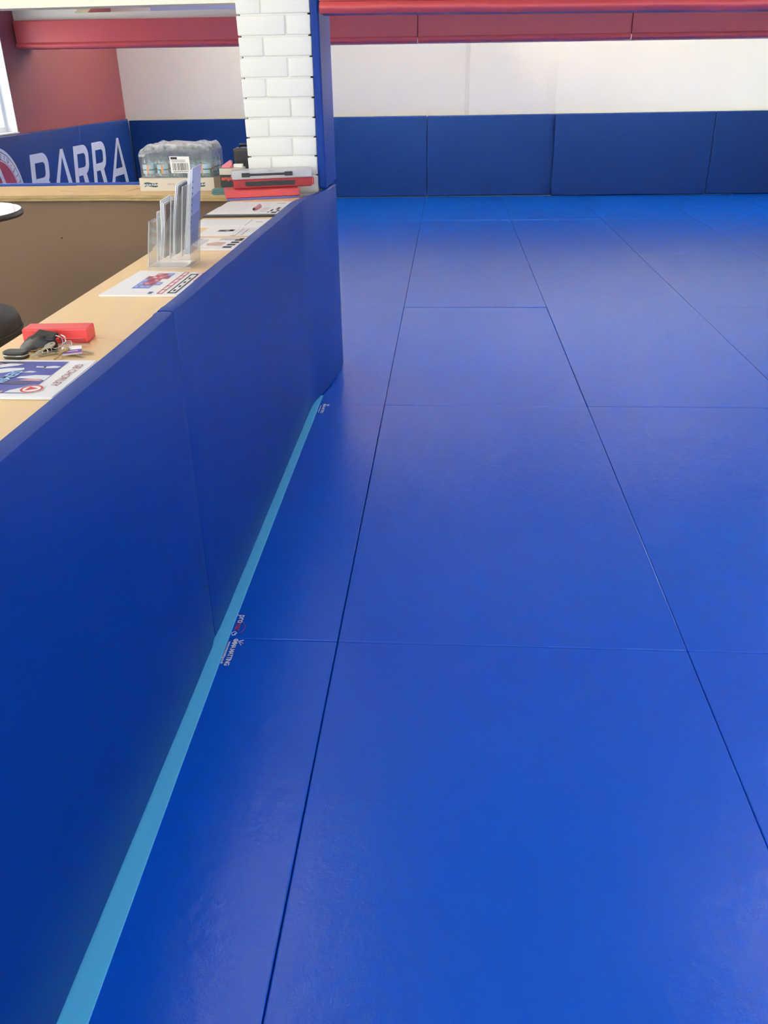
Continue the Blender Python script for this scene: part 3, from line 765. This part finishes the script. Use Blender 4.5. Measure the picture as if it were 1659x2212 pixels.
# pink tape dispenser on the box
pd = empty('tape_dispenser', (-1.098, 4.515, ZT+0.1136)); tag(pd, 'translucent pink tape dispenser lying on top of the dark box', 'dispenser')
MB().add([(-.032, -.012, 0), (.018, -.012, 0), (.022, -.012, .030), (.012, -.012, .036), (-.030, -.012, .010), (-.032, .012, 0), (.018, .012, 0), (.022, .012, .030), (.012, .012, .036), (-.030, .012, .010)],
         [(0, 1, 2, 3, 4), (9, 8, 7, 6, 5), (0, 5, 6, 1), (1, 6, 7, 2), (2, 7, 8, 3), (3, 8, 9, 4), (4, 9, 5, 0)]).build('shell', M_pink, pd, bevel=0.002)
MB().box(0.012, 0.0225, -0.0125, 0.0125, 0.002, 0.010).build('cutter', M_redcase, pd)
wb_ = MB().box(-0.022, 0.022, -0.015, 0.015, 0, 0.016).build('small_white_box', M_paper, bevel=0.001); wb_.location = (-1.050, 4.532, ZT+0.1136)
tag(wb_, 'tiny white card box on the dark box beside the pink dispenser', 'box')
# teal cards
for k in range(6):
    c = MB().box(-0.062, 0.062, -0.042, 0.042, 0, 0.0034).build('teal_card', [M_tealcard, M_paper], bevel=0.0004)
    c.location = (-1.102+rb.uniform(-.004, .004), 4.437+rb.uniform(-.003, .003), ZT+0.0008+0.0042*k); c.rotation_euler.z = 0.10+rb.uniform(-.05, .05)
    tag(c, ['lowest', 'second lowest', 'third lowest', 'third highest', 'second highest', 'topmost'][k]+' teal card in the small pile by the dark box', 'card', 'teal cards piled on the ledge')

# long red box and the carry case on top of it, at the end of the worktop
A1 = math.atan2(0.095, 0.325)
rbx = empty('red_plastic_case', (-1.035, 4.165, ZT), A1); tag(rbx, 'flat red plastic case on a blue base at the worktop end', 'case')
MB().box(0, 0.345, 0, 0.165, 0.0005, 0.010).build('base', M_bluefilm, rbx, bevel=0.002)
MB().box(-0.002, 0.345, -0.002, 0.165, 0.0105, 0.0425).build('lid', M_redcase, rbx, bevel=0.004, seg=3)
cs = empty('carry_case', (-1.012, 4.238, ZT+0.0432), A1); tag(cs, 'carry case with frosted lid, red body and black handle, against column', 'case')
MB().box(0, 0.372, 0, 0.105, 0.0, 0.040).build('red_body', M_redclear, cs, bevel=0.005, seg=3)
MB().box(0.10-0.045, 0.31-0.02, -0.0015, 0.002, 0.010, 0.031).build('handle_slot', M_black, cs)
MB().box(-0.004, 0.376, -0.003, 0.108, 0.0405, 0.080).build('frosted_lid', M_frost, cs, bevel=0.006, seg=3)
MB().box(0.355, 0.385, 0.01, 0.095, 0.006, 0.038).build('end_clasp', M_redcase, cs, bevel=0.005)
hd = MB(); hd.box(0.045, 0.275, -0.012, -0.0035, 0.056, 0.066); hd.box(0.040, 0.078, -0.014, -0.0035, 0.052, 0.070); hd.box(0.242, 0.280, -0.014, -0.0035, 0.052, 0.070)
hd.build('handle', M_black, cs, bevel=0.002)
MB().box(0.165, 0.195, -0.005, -0.0032, 0.074, 0.0795).build('clip', M_edge, cs)

# ------------------------------------------------------------------ papers on the worktop
def sheets(name, label, cat, pts, n=1, t=0.0006, z=ZT+0.0004, m=M_paper, group=None, curl=0.0):
    """a stack of n sheets with outline pts"""
    root = empty(name, (pts[0][0], pts[0][1], z)); tag(root, label, cat, group)
    ox, oy = pts[0]
    for k in range(n):
        d = 0.0 if n == 1 else 0.0015*((k*7) % 3-1)
        MB().prism([(x-ox+d, y-oy-d) for x, y in pts], k*(t+0.0002), k*(t+0.0002)+t).build('sheet', m, root)
    return root, n*(t+0.0002)
def prints(root, z, items, name='print', each=False):
    """items: (list of quads/polys in world xy, material)"""
    ox, oy, oz = root.location
    for polys, m in items:
        if each:
            for pl in polys: MB().poly([(x-ox, y-oy, z) for x, y in pl]).build(name, m, root)
            continue
        b = MB()
        for pl in polys: b.poly([(x-ox, y-oy, z) for x, y in pl])
        b.build(name, m, root)
def quad(x0, x1, y0, y1): return [(x0, y0), (x1, y0), (x1, y1), (x0, y1)]
def lines(x0, x1, ys, w=0.0022, rnd=None):
    out = []
    for y in ys:
        e_ = x1 if rnd is None else x1-rnd.random()*0.3*(x1-x0)
        out.append(quad(x0, e_, y, y+w))
    return out
def cols(xs, y0, y1, w=0.0022, rnd=None):
    out = []
    for x in xs:
        e_ = y0 if rnd is None else y0+rnd.random()*0.3*(y1-y0)
        out.append(quad(x, x+w, e_, y1))
    return out
rp_ = random.Random(11)
# seminar flyers nearest the camera
r, zt = sheets('seminar_flyer', 'glossy blue seminar flyer nearest the camera on the beech worktop', 'flyer', [(-0.945, 1.432), (-0.712, 1.430), (-0.7125, 1.655), (-0.940, 1.655)], 4, 0.0010)
zt += 0.0003
prints(r, zt, [([quad(-0.94, -0.768, 1.452, 1.645)], M_inkblue)], 'photo_print')
wh = [[(-.935, 1.585), (-.90, 1.60), (-.862, 1.618), (-.855, 1.628), (-.885, 1.632), (-.90, 1.622), (-.935, 1.605)],
      [(-.94, 1.55), (-.90, 1.555), (-.868, 1.572), (-.838, 1.590), (-.842, 1.602), (-.875, 1.600), (-.905, 1.588), (-.94, 1.58)],
      [(-.80, 1.600), (-.775, 1.602), (-.770, 1.612), (-.785, 1.616), (-.806, 1.610)], [(-.820, 1.605), (-.80, 1.604), (-.80, 1.611), (-.822, 1.614)],
      [(-.836, 1.574), (-.812, 1.572), (-.806, 1.578), (-.822, 1.583)],
      [(-.83, 1.538), (-.79, 1.533), (-.768, 1.525), (-.768, 1.556), (-.80, 1.557), (-.826, 1.548)],
      [(-.815, 1.454), (-.768, 1.453), (-.768, 1.49), (-.79, 1.485), (-.81, 1.468)]]
prints(r, zt+0.0003, [(wh, M_bwhite)], 'photo_figure', True)
prints(r, zt+0.0003, [([quad(-.94, -.86, 1.630, 1.644), [(-.85, 1.515), (-.80, 1.520), (-.78, 1.512), (-.80, 1.500), (-.85, 1.503)], [(-.93, 1.462), (-.87, 1.456), (-.83, 1.478), (-.86, 1.492), (-.92, 1.482)]], M_inknavy),
                      ([[(-.82, 1.525), (-.775, 1.520), (-.772, 1.530), (-.80, 1.535)], quad(-.84, -.82, 1.455, 1.464), quad(-.905, -.895, 1.625, 1.636)], M_inkpink)], 'photo_shape', True)
ox, oy, oz = r.location
text_obj('printed_word', 'SEMINAR', 0.032, frame((-0.862-ox, 1.520-oy, zt+0.0009), (-0.12, -1, 0), (1, -0.12, 0)), M_inkcyan, r, bold=0.0009, shear=0.1)
text_obj('printed_word', 'GB CHORLEY', 0.0225, frame((-0.744-ox, 1.560-oy, zt+0.0006), (0, -1, 0), (1, 0, 0)), mat('ink_maroon', (150, 96, 92), rough=0.5), r, space=1.0)
lg = MB(); c_ = (-0.770-ox, 1.474-oy)
for i in range(24):
    a0, a1 = 2*PI*i/24, 2*PI*(i+1)/24
    lg.poly([(c_[0]+rr_*math.cos(a), c_[1]+rr_*math.sin(a), zt+0.0008) for rr_, a in ((0.021, a0), (0.021, a1), (0.0165, a1), (0.0165, a0))])
lg.poly([(c_[0]+a, c_[1]+b, zt+0.0008) for a, b in ((-.010, -.010), (.012, .002), (-.008, .013))])
lg.build('printed_logo', M_inkred, r)
lw_ = MB(); lw_.lathe([(0.0225, zt+0.00055), (0.0225, zt+0.0006)], 24, c=c_); lw_.build('printed_disc', M_paper, r)

# price leaflet with coloured blocks
r, zt = sheets('timetable_leaflet', 'white leaflet with red and blue timetable blocks on the worktop', 'leaflet', [(-0.928, 2.238), (-0.7105, 2.232), (-0.7105, 2.525), (-0.918, 2.556)], 2, 0.0022)
zt += 0.0003
bl_, rd_, wn_ = [], [], []
for i in range(4):
    for j in range(5):
        x0 = -0.865+0.0170*i; y0 = 2.315+0.040*j
        if (i == 3 and j in (0, 2)) or (i == 0 and j == 4): continue
        q = quad(x0, x0+0.0160, y0, y0+0.037)
        (bl_ if j == 0 or i == 0 and j < 3 else wn_ if (i+j) % 3 == 0 else rd_ if i in (1, 2) else bl_).append(q)
prints(r, zt, [(bl_, M_inksky), (rd_, M_inkred), (wn_, M_inkwine)], 'timetable_block', True)
inner_ = [quad(q[0][0]+0.003, q[1][0]-0.003, q[0][1]+0.010, q[2][1]-0.010) for q in bl_+rd_]
prints(r, zt+0.0003, [(inner_, M_inklav)], 'timetable_text')
prints(r, zt, [([quad(-.775, -.772, 2.25, 2.52), quad(-.762, -.759, 2.25, 2.52)]+[quad(-.775, -.759, 2.25+0.045*k, 2.256+0.045*k) for k in range(7)], M_inkred),
               ([quad(-.748, -.744, 2.26, 2.50), quad(-.728, -.724, 2.26, 2.50), quad(-.748, -.724, 2.256, 2.266), quad(-.748, -.724, 2.49, 2.50)]+[quad(-.739, -.733, 2.28+0.05*k, 2.30+0.05*k) for k in range(4)], M_ink),
               ([quad(-.716, -.713, 2.40, 2.52), quad(-.735, -.713, 2.51, 2.515)], M_orange2), ([quad(-.800, -.789, 2.250, 2.275)], M_inkblue)], 'printed_frame')

# newspaper nearest behind the leaflet holder
r, zt = sheets('newspaper', 'folded printed newspaper lying just behind the leaflet holder', 'newspaper', [(-0.890, 2.898), (-0.7085, 2.893), (-0.7085, 3.120), (-0.912, 3.110)], 3, 0.0018)
zt += 0.0003
prints(r, zt, [([quad(-.757+0.004*k, -.727+0.003*k, 2.915+0.045*k, 2.945+0.045*k) for k in range(4)]+[quad(-.735, -.718, 3.075, 3.105)], M_ink),
               ([[(-.82, 2.96), (-.77, 2.955), (-.765, 3.02), (-.80, 3.03), (-.83, 3.0)]], M_skin),
               (cols([-.80+0.006*k for k in range(12)], 3.055, 3.105, rnd=rp_), M_grey), ([quad(-.86, -.84, 2.92, 3.08), quad(-.885, -.865, 3.05, 3.10)], M_lgrey)], 'printed_column')
# form 1
r, zt = sheets('printed_form', 'white form with a dark photo strip between newspaper and clipboard', 'paper', [(-0.912, 3.176), (-0.7085, 3.180), (-0.7085, 3.378), (-0.918, 3.372)], 2, 0.0010)
zt += 0.0003
prints(r, zt, [([quad(-.862, -.800, 3.275, 3.318)], M_grey), ([quad(-.855, -.83, 3.28, 3.30), quad(-.82, -.805, 3.285, 3.315)], M_ink), (cols([-.79+0.012*k for k in range(6)], 3.2, 3.35, rnd=rp_), M_lgrey), ([quad(-.775, -.772, 3.19, 3.34), quad(-.755, -.752, 3.19, 3.34)], M_inkpink), ([quad(-.79, -.772, 3.178, 3.186)], M_inkwine)], 'printed_block')
r, zt = sheets('loose_sheet', 'plain white sheet lying in front of the black clipboard', 'paper', [(-0.962, 3.388), (-0.7085, 3.392), (-0.7085, 3.592), (-1.000, 3.590)], 1, 0.0012)
zt += 0.0003
prints(r, zt, [(cols([-.95+0.014*k for k in range(11)], 3.41, 3.57, 0.0012, rnd=rp_), M_lgrey), ([quad(-.79, -.787, 3.42, 3.57)], M_grey), ([quad(-.762, -.735, 3.50, 3.512)], M_grey)], 'printed_line')
# clipboard with form, and pen
cbd = MB().prism([(-1.012, 3.640), (-0.7085, 3.648), (-0.7085, 3.908), (-1.012, 3.905)], 0, 0.008).build('clipboard', M_black, bevel=0.0015); cbd.location = (0, 0, ZT+0.0004)
tag(cbd, 'black clipboard under a white form near the red case', 'clipboard')
r, zt = sheets('signup_form', 'white form on the black clipboard with a pink pen on it', 'paper', [(-1.004, 3.672), (-0.7085, 3.676), (-0.7085, 3.90), (-1.004, 3.898)], 1, 0.0010, z=ZT+0.0088)
zt += 0.0003
prints(r, zt, [([quad(-.752, -.742, 3.74, 3.80), quad(-.735, -.722, 3.79, 3.86), quad(-.738, -.716, 3.69, 3.73), quad(-.725, -.712, 3.74, 3.78), quad(-.758, -.75, 3.71, 3.735)], M_ink), (cols([-.99+0.013*k for k in range(10)], 3.70, 3.88, 0.0012, rnd=rp_), M_lgrey), (cols([-.79, -.78, -.77], 3.70, 3.86, 0.002, rnd=rp_), M_grey)], 'printed_block')
pn = empty('pink_pen', (-0.823, 3.745, ZT+0.0168)); pn.rotation_euler.z = 1.50; tag(pn, 'pink pen lying across the form on the clipboard', 'pen')
Rx = Matrix.Rotation(PI/2, 4, 'Y')
MB().lathe([(0.0055, 0.022), (0.0062, 0.03), (0.0062, 0.12), (0.0045, 0.125)], 12).xform(Rx).build('barrel', M_pink, pn, smooth=True)
MB().lathe([(0.001, 0.0), (0.0045, 0.012), (0.0055, 0.022)], 12).xform(Rx).build('tip', M_black, pn, smooth=True)
MB().box(0.07, 0.122, -0.0015, 0.0015, 0.0063, 0.0078).build('clip', M_chrome, pn)
r, zt = sheets('far_form', 'white printed form lying right in front of the red case', 'paper', [(-1.014, 3.918), (-0.7085, 3.920), (-0.7085, 4.112), (-1.018, 4.112)], 2, 0.0009)
zt += 0.0003
prints(r, zt, [(cols([-1.0+0.014*k for k in range(15)], 3.93, 4.09, 0.0012, rnd=rp_), M_lgrey), ([quad(-.775, -.735, 4.04, 4.052)], M_grey)], 'printed_line')
# curled slips at the inner edge of the worktop
sl = empty('curled_slips', (-0.982, 2.945, ZT)); tag(sl, 'few curled paper slips at the worktop edge behind the holder', 'paper')
for k in range(3):
    MB().grid(lambda u, v: (-0.012+0.07*u, -0.035+0.10*v, 0.001+0.0022*k+0.012*(1-u)**3*(0.4+0.3*k)*v), 8, 4).build('slip', M_paper, sl, smooth=True)

# ------------------------------------------------------------------ leaflet holder
hy0, hy1 = 2.612, 2.722
ho = empty('leaflet_holder', (-0.86, 2.667, ZT)); tag(ho, 'clear acrylic tiered leaflet holder standing on the worktop', 'leaflet holder')
def L(o): o.location = (-ho.location.x, -ho.location.y, -ho.location.z); return o
def lean(mb, xb, zb, xt, ztp, y0, y1, t, m=0):
    mb.hexa([(xb, y0, zb), (xb+t, y0, zb), (xb, y1, zb), (xb+t, y1, zb), (xt, y0, ztp), (xt+t, y0, ztp), (xt, y1, ztp), (xt+t, y1, ztp)], m); return mb
L(MB().box(-0.916, -0.800, hy0, hy1, ZT+0.0004, ZT+0.003).build('base', M_clear, ho))
tiers = [(-0.913, 0.960, -0.893, 1.090), (-0.882, 0.975, -0.864, 1.118), (-0.842, 0.985, -0.816, 1.158), (-0.806, 0.990, -0.778, 1.188)]
for i, (xb, zb, xt, ztp) in enumerate(tiers):
    L(lean(MB(), xb, zb, xt, ztp, hy0, hy1, 0.0022).build('pocket_front', M_clear, ho))
    ed = MB(); lean(ed, xt-0.0002, ztp-0.001, xt, ztp+0.0018, hy0, hy1, 0.0028); lean(ed, xb-0.0004, zb, xt-0.0004, ztp, hy0-0.0015, hy0+0.0008, 0.003)
    L(ed.build('pocket_edge', M_edge, ho))
L(lean(MB(), -0.782, ZT+0.003, -0.752, 1.20, hy0, hy1, 0.0022).build('back_panel', M_clear, ho))
for yy in (hy0-0.0025, hy1+0.0003):
    sd = MB(); sd.add([(-0.916, yy, ZT+0.0004), (-0.780, yy, ZT+0.0004), (-0.752, yy, 1.198), (-0.776, yy, 1.186), (-0.862, yy, 1.05), (-0.893, yy, 1.088),
                       (-0.916, yy+0.002, ZT+0.0004), (-0.780, yy+0.002, ZT+0.0004), (-0.752, yy+0.002, 1.198), (-0.776, yy+0.002, 1.186), (-0.862, yy+0.002, 1.05), (-0.893, yy+0.002, 1.088)],
                      [(0, 1, 2, 3, 4, 5), (11, 10, 9, 8, 7, 6)]+[(k, (k+1) % 6, 6+(k+1) % 6, 6+k) for k in range(6)])
    L(sd.build('side_panel', M_clear, ho))
L(MB().box(-0.916, -0.780, hy0-0.004, hy0-0.002, ZT+0.0004, ZT+0.003).build('base_edge', M_edge, ho))
def leaflets(label, xb, zb, xt, ztp, n, mats_, w0, w1, fan, bulge, name='leaflet_stack'):
    r = empty(name, (xb, hy0, zb)); tag(r, label, 'leaflets')
    for k in range(n):
        d = k*0.0042
        def fn(u, v, s=0):
            bu = bulge*math.sin(PI*v)*0.5
            return (d+(xt-xb)*v+bu*(1-u)+s, w0+(w1-w0)*u, (ztp-zb)*v-fan*k*v+0.004*u*v)
        b = MB(); nu, nv = 5, 9
        f1 = [fn(i/nu, j/nv) for j in range(nv+1) for i in range(nu+1)]; f2 = [fn(i/nu, j/nv, 0.0026) for j in range(nv+1) for i in range(nu+1)]
        N_ = len(f1); fs = []
        W_ = nu+1
        for j in range(nv):
            for i in range(nu):
                a = j*W_+i; fs.append((a, a+1, a+W_+1, a+W_)); fs.append((N_+a+W_, N_+a+W_+1, N_+a+1, N_+a))
        rim = [i for i in range(W_)]+[j*W_+nu for j in range(1, nv+1)]+[nv*W_+i for i in range(nu-1, -1, -1)]+[j*W_ for j in range(nv-1, 0, -1)]
        for a, c in zip(rim, rim[1:]+rim[:1]): fs.append((a, c, N_+c, N_+a))
        b.add(f1+f2, fs); b.build('leaflet', mats_[k % len(mats_)], r)
    return r
M_photo = mat('photo_print_tan', (150, 128, 122), rough=0.3, var=0.55, vscale=28, stretch=(1, 2, 1))
M_photo2 = mat('photo_print_grey', (122, 118, 122), rough=0.3, var=0.6, vscale=24)
leaflets('curling photo leaflets in the lowest filled pocket of the holder', -0.873, 0.985, -0.851, 1.150, 4, [M_paper, M_paper2, M_paper, M_photo], 0.004, 0.100, 0.004, 0.006)
leaflets('dark photo leaflets in the middle pocket of the holder', -0.832, 0.995, -0.797, 1.196, 3, [M_paper, M_paper2, M_photo2], 0.004, 0.096, 0.003, -0.006)
r = leaflets('pale blue-white leaflets in the tallest pocket of the holder', -0.797, 0.995, -0.757, 1.226, 4, [M_paper2, M_paper, M_paper2, M_paper2], 0.004, 0.104, -0.004, 0.0)
dots = MB()
for k in range(10):
    v = 0.25+0.07*k; dots.box(0.0160+0.040*v, 0.0172+0.040*v, 0.0035, 0.0050, 0.231*v, 0.231*v+0.006)
dots.build('printed_mark', M_ink, r)

# ------------------------------------------------------------------ red box, pouch and keys
rx = empty('red_box', (-0.8605, 1.822, ZT), 0.055); tag(rx, 'long bright red plastic box behind the keys on the worktop', 'box')
MB().box(-0.0725, 0.0725, -0.026, 0.026, 0.0003, 0.0325).build('box_body', M_redbox, rx, bevel=0.004, seg=3)
MB().box(-0.064, 0.062, -0.0285, -0.0262, 0.0105, 0.0125).build('lid_seam', mat('red_ridge', (255, 120, 112), rough=0.3), rx, bevel=0.0006)
MB().box(-0.068, 0.066, -0.0272, -0.0261, 0.0010, 0.0100).build('lower_lip', M_redcase, rx, bevel=0.0006)

po = empty('black_key_pouch', (-0.880, 1.752, ZT), 0.12); tag(po, 'black leather key pouch leaning on the red box', 'pouch')
def pouch(u, v):
    t = u*2*PI; k = math.sin(PI*min(1, v)/2)
    return (0.041*math.cos(t)*(1-0.55*v**2)+0.010*v, 0.024*math.sin(t)*(1-0.45*v**2)+0.003*noise.noise((u*6, v*3, 1)), 0.0006+0.030*v+0.003*noise.noise((math.cos(t)*2, math.sin(t)*2, v*3))*v)
pb = MB(); pb.grid(pouch, 28, 8)
pb.poly([pouch(i/28, 1) for i in range(28)])
pb.poly([pouch(i/28, 0) for i in range(28)])
pb.build('pouch_body', M_leather, po, smooth=True)
MB().add([(-.008, -.016, .024), (.040, -.014, .018), (.046, .012, .026), (.004, .016, .034), (-.008, -.016, .031), (.038, -.014, .026), (.044, .012, .033), (.004, .016, .041)],
         [(3, 2, 1, 0), (4, 5, 6, 7), (0, 1, 5, 4), (1, 2, 6, 5), (2, 3, 7, 6), (3, 0, 4, 7)]).build('flap', M_leather, po, bevel=0.003, seg=2)

kb = empty('key_bunch', (-0.83, 1.715, ZT)); tag(kb, 'bunch of silver and brass keys with black fob and purple tag', 'keys')
def key_mesh(m, L_=0.030, bow=0.0115, seed=1):
    b = MB(); t = 0.0022; n = 18
    oo = [(bow*math.cos(2*PI*i/n), bow*0.92*math.sin(2*PI*i/n)) for i in range(n)]; ii = [(0.0036*math.cos(2*PI*i/n)-bow*0.45, 0.0030*math.sin(2*PI*i/n)) for i in range(n)]
    N_ = n
    vs = [(x, y, 0) for x, y in oo]+[(x, y, 0) for x, y in ii]+[(x, y, t) for x, y in oo]+[(x, y, t) for x, y in ii]
    fs = []
    for i in range(n):
        j = (i+1) % n
        fs += [(i, n+i, n+j, j), (2*n+i, 2*n+j, 3*n+j, 3*n+i), (i, j, 2*n+j, 2*n+i), (n+j, n+i, 3*n+i, 3*n+j)]
    b.add(vs, fs)
    rk = random.Random(seed); pts = [(bow*0.9, -0.0038), (bow+L_, -0.0038), (bow+L_+0.003, -0.001)]
    x = bow+L_
    while x > bow+0.006:
        pts.append((x, 0.0040-rk.random()*0.003)); x -= 0.0032
    pts.append((bow*0.9, 0.0040))
    b.prism(pts, 0.0002, t-0.0002)
    return b.mesh('key', m)
kn = [key_mesh(M_nickel, 0.032, 0.0125, 1), key_mesh(M_brass, 0.028, 0.0115, 2), key_mesh(M_nickel, 0.030, 0.011, 3)]
def key(i, x, y, z, rz, ry=0.0, rx_=0.0):
    o = link('key', kn[i], kb); o.location = (x+0.83, y-1.715, z); o.rotation_euler = (rx_, ry, rz); return o
key(0, -0.836, 1.716, 0.0180, math.radians(236), 0.30)
key(1, -0.800, 1.703, 0.0120, math.radians(262), 0.22, 0.1)
key(2, -0.785, 1.725, 0.0070, math.radians(-14), 0.10)
key(0, -0.790, 1.715, 0.0040, math.radians(-36), 0.03)
key(2, -0.812, 1.757, 0.0100, math.radians(28), 0.15)
key(2, -0.820, 1.720, 0.0040, math.radians(216), 0.06)
key(1, -0.846, 1.737, 0.0110, math.radians(205), 0.18)
def ring(x, y, z, r_, tx, ty, w=0.0011, m=M_chrome, nm='key_ring'):
    Mx = Matrix.Translation((x+0.83, y-1.715, z)) @ Matrix.Rotation(tx, 4, 'X') @ Matrix.Rotation(ty, 4, 'Y')
    return MB().tube([(r_*math.cos(2*PI*i/28), r_*math.sin(2*PI*i/28), 0) for i in range(28)], w, 6, closed=True).xform(Mx).build(nm, m, kb, smooth=True)
ring(-0.838, 1.748, 0.0170, 0.0150, 0.8, 0.25); ring(-0.812, 1.742, 0.0120, 0.0125, 0.5, -0.2); ring(-0.805, 1.733, 0.0085, 0.0105, 0.3, 0.3)
ring(-0.857, 1.705, 0.0060, 0.0075, 0.5, 0.0, 0.0008, nm='fob_ring'); ring(-0.848, 1.712, 0.0075, 0.006, 1.2, 0.5, 0.0008, nm='chain_link'); ring(-0.842, 1.722, 0.009, 0.006, 0.3, 1.0, 0.0008, nm='chain_link')
MB().tube([(-0.002, 0.046, 0.021), (0.004, 0.043, 0.030), (0.012, 0.040, 0.026), (0.016, 0.032, 0.018)], 0.0016, 6).build('clip_hook', M_chrome, kb, smooth=True)
# black fob with a chrome waist
fb = empty('tmp_fob'); bpy.data.objects.remove(fb)
def fob_layer(z0, z1, s_, m, nm, par_):
    pts_ = []
    for i in range(28):
        t = 2*PI*i/28; cx = math.copysign(abs(math.cos(t))**0.6, math.cos(t)); sy = math.copysign(abs(math.sin(t))**0.6, math.sin(t))
        pts_.append((0.0265*s_*cx, 0.0165*s_*sy))
    o = MB().prism(pts_, z0, z1).build(nm, m, par_, bevel=0.0025 if m is M_black else 0.0006, seg=3); return o
f0 = fob_layer(0.0005, 0.0060, 0.97, M_black, 'key_fob', kb); f0.location = (-0.9005+0.83, 1.690-1.715, 0); f0.rotation_euler.z = -0.12
fob_layer(0.0060, 0.0088, 1.0, M_chrome, 'chrome_band', f0); fob_layer(0.0088, 0.0150, 0.98, M_black, 'button_face', f0)
# tag
Mt = Matrix.Translation((0.045, -0.010, 0.011)) @ Matrix.Rotation(math.radians(22), 4, 'Z') @ Matrix.Rotation(0.25, 4, 'X')
tg = MB().box(-0.020, 0.020, -0.016, 0.016, 0, 0.0012).xform(Mt).build('paper_tag', M_paper, kb)
MB().box(-0.020, 0.020, -0.016, 0.001, 0.0013, 0.0016).xform(Mt).build('purple_band', M_purple, tg)
MB().box(-0.014, 0.012, -0.006, -0.0045, 0.0017, 0.0019).xform(Mt).build('printed_line', M_paper, tg)
MB().box(-0.020, 0.020, -0.0148, -0.0140, 0.0017, 0.0019).xform(Mt).build('printed_line', M_paper, tg)
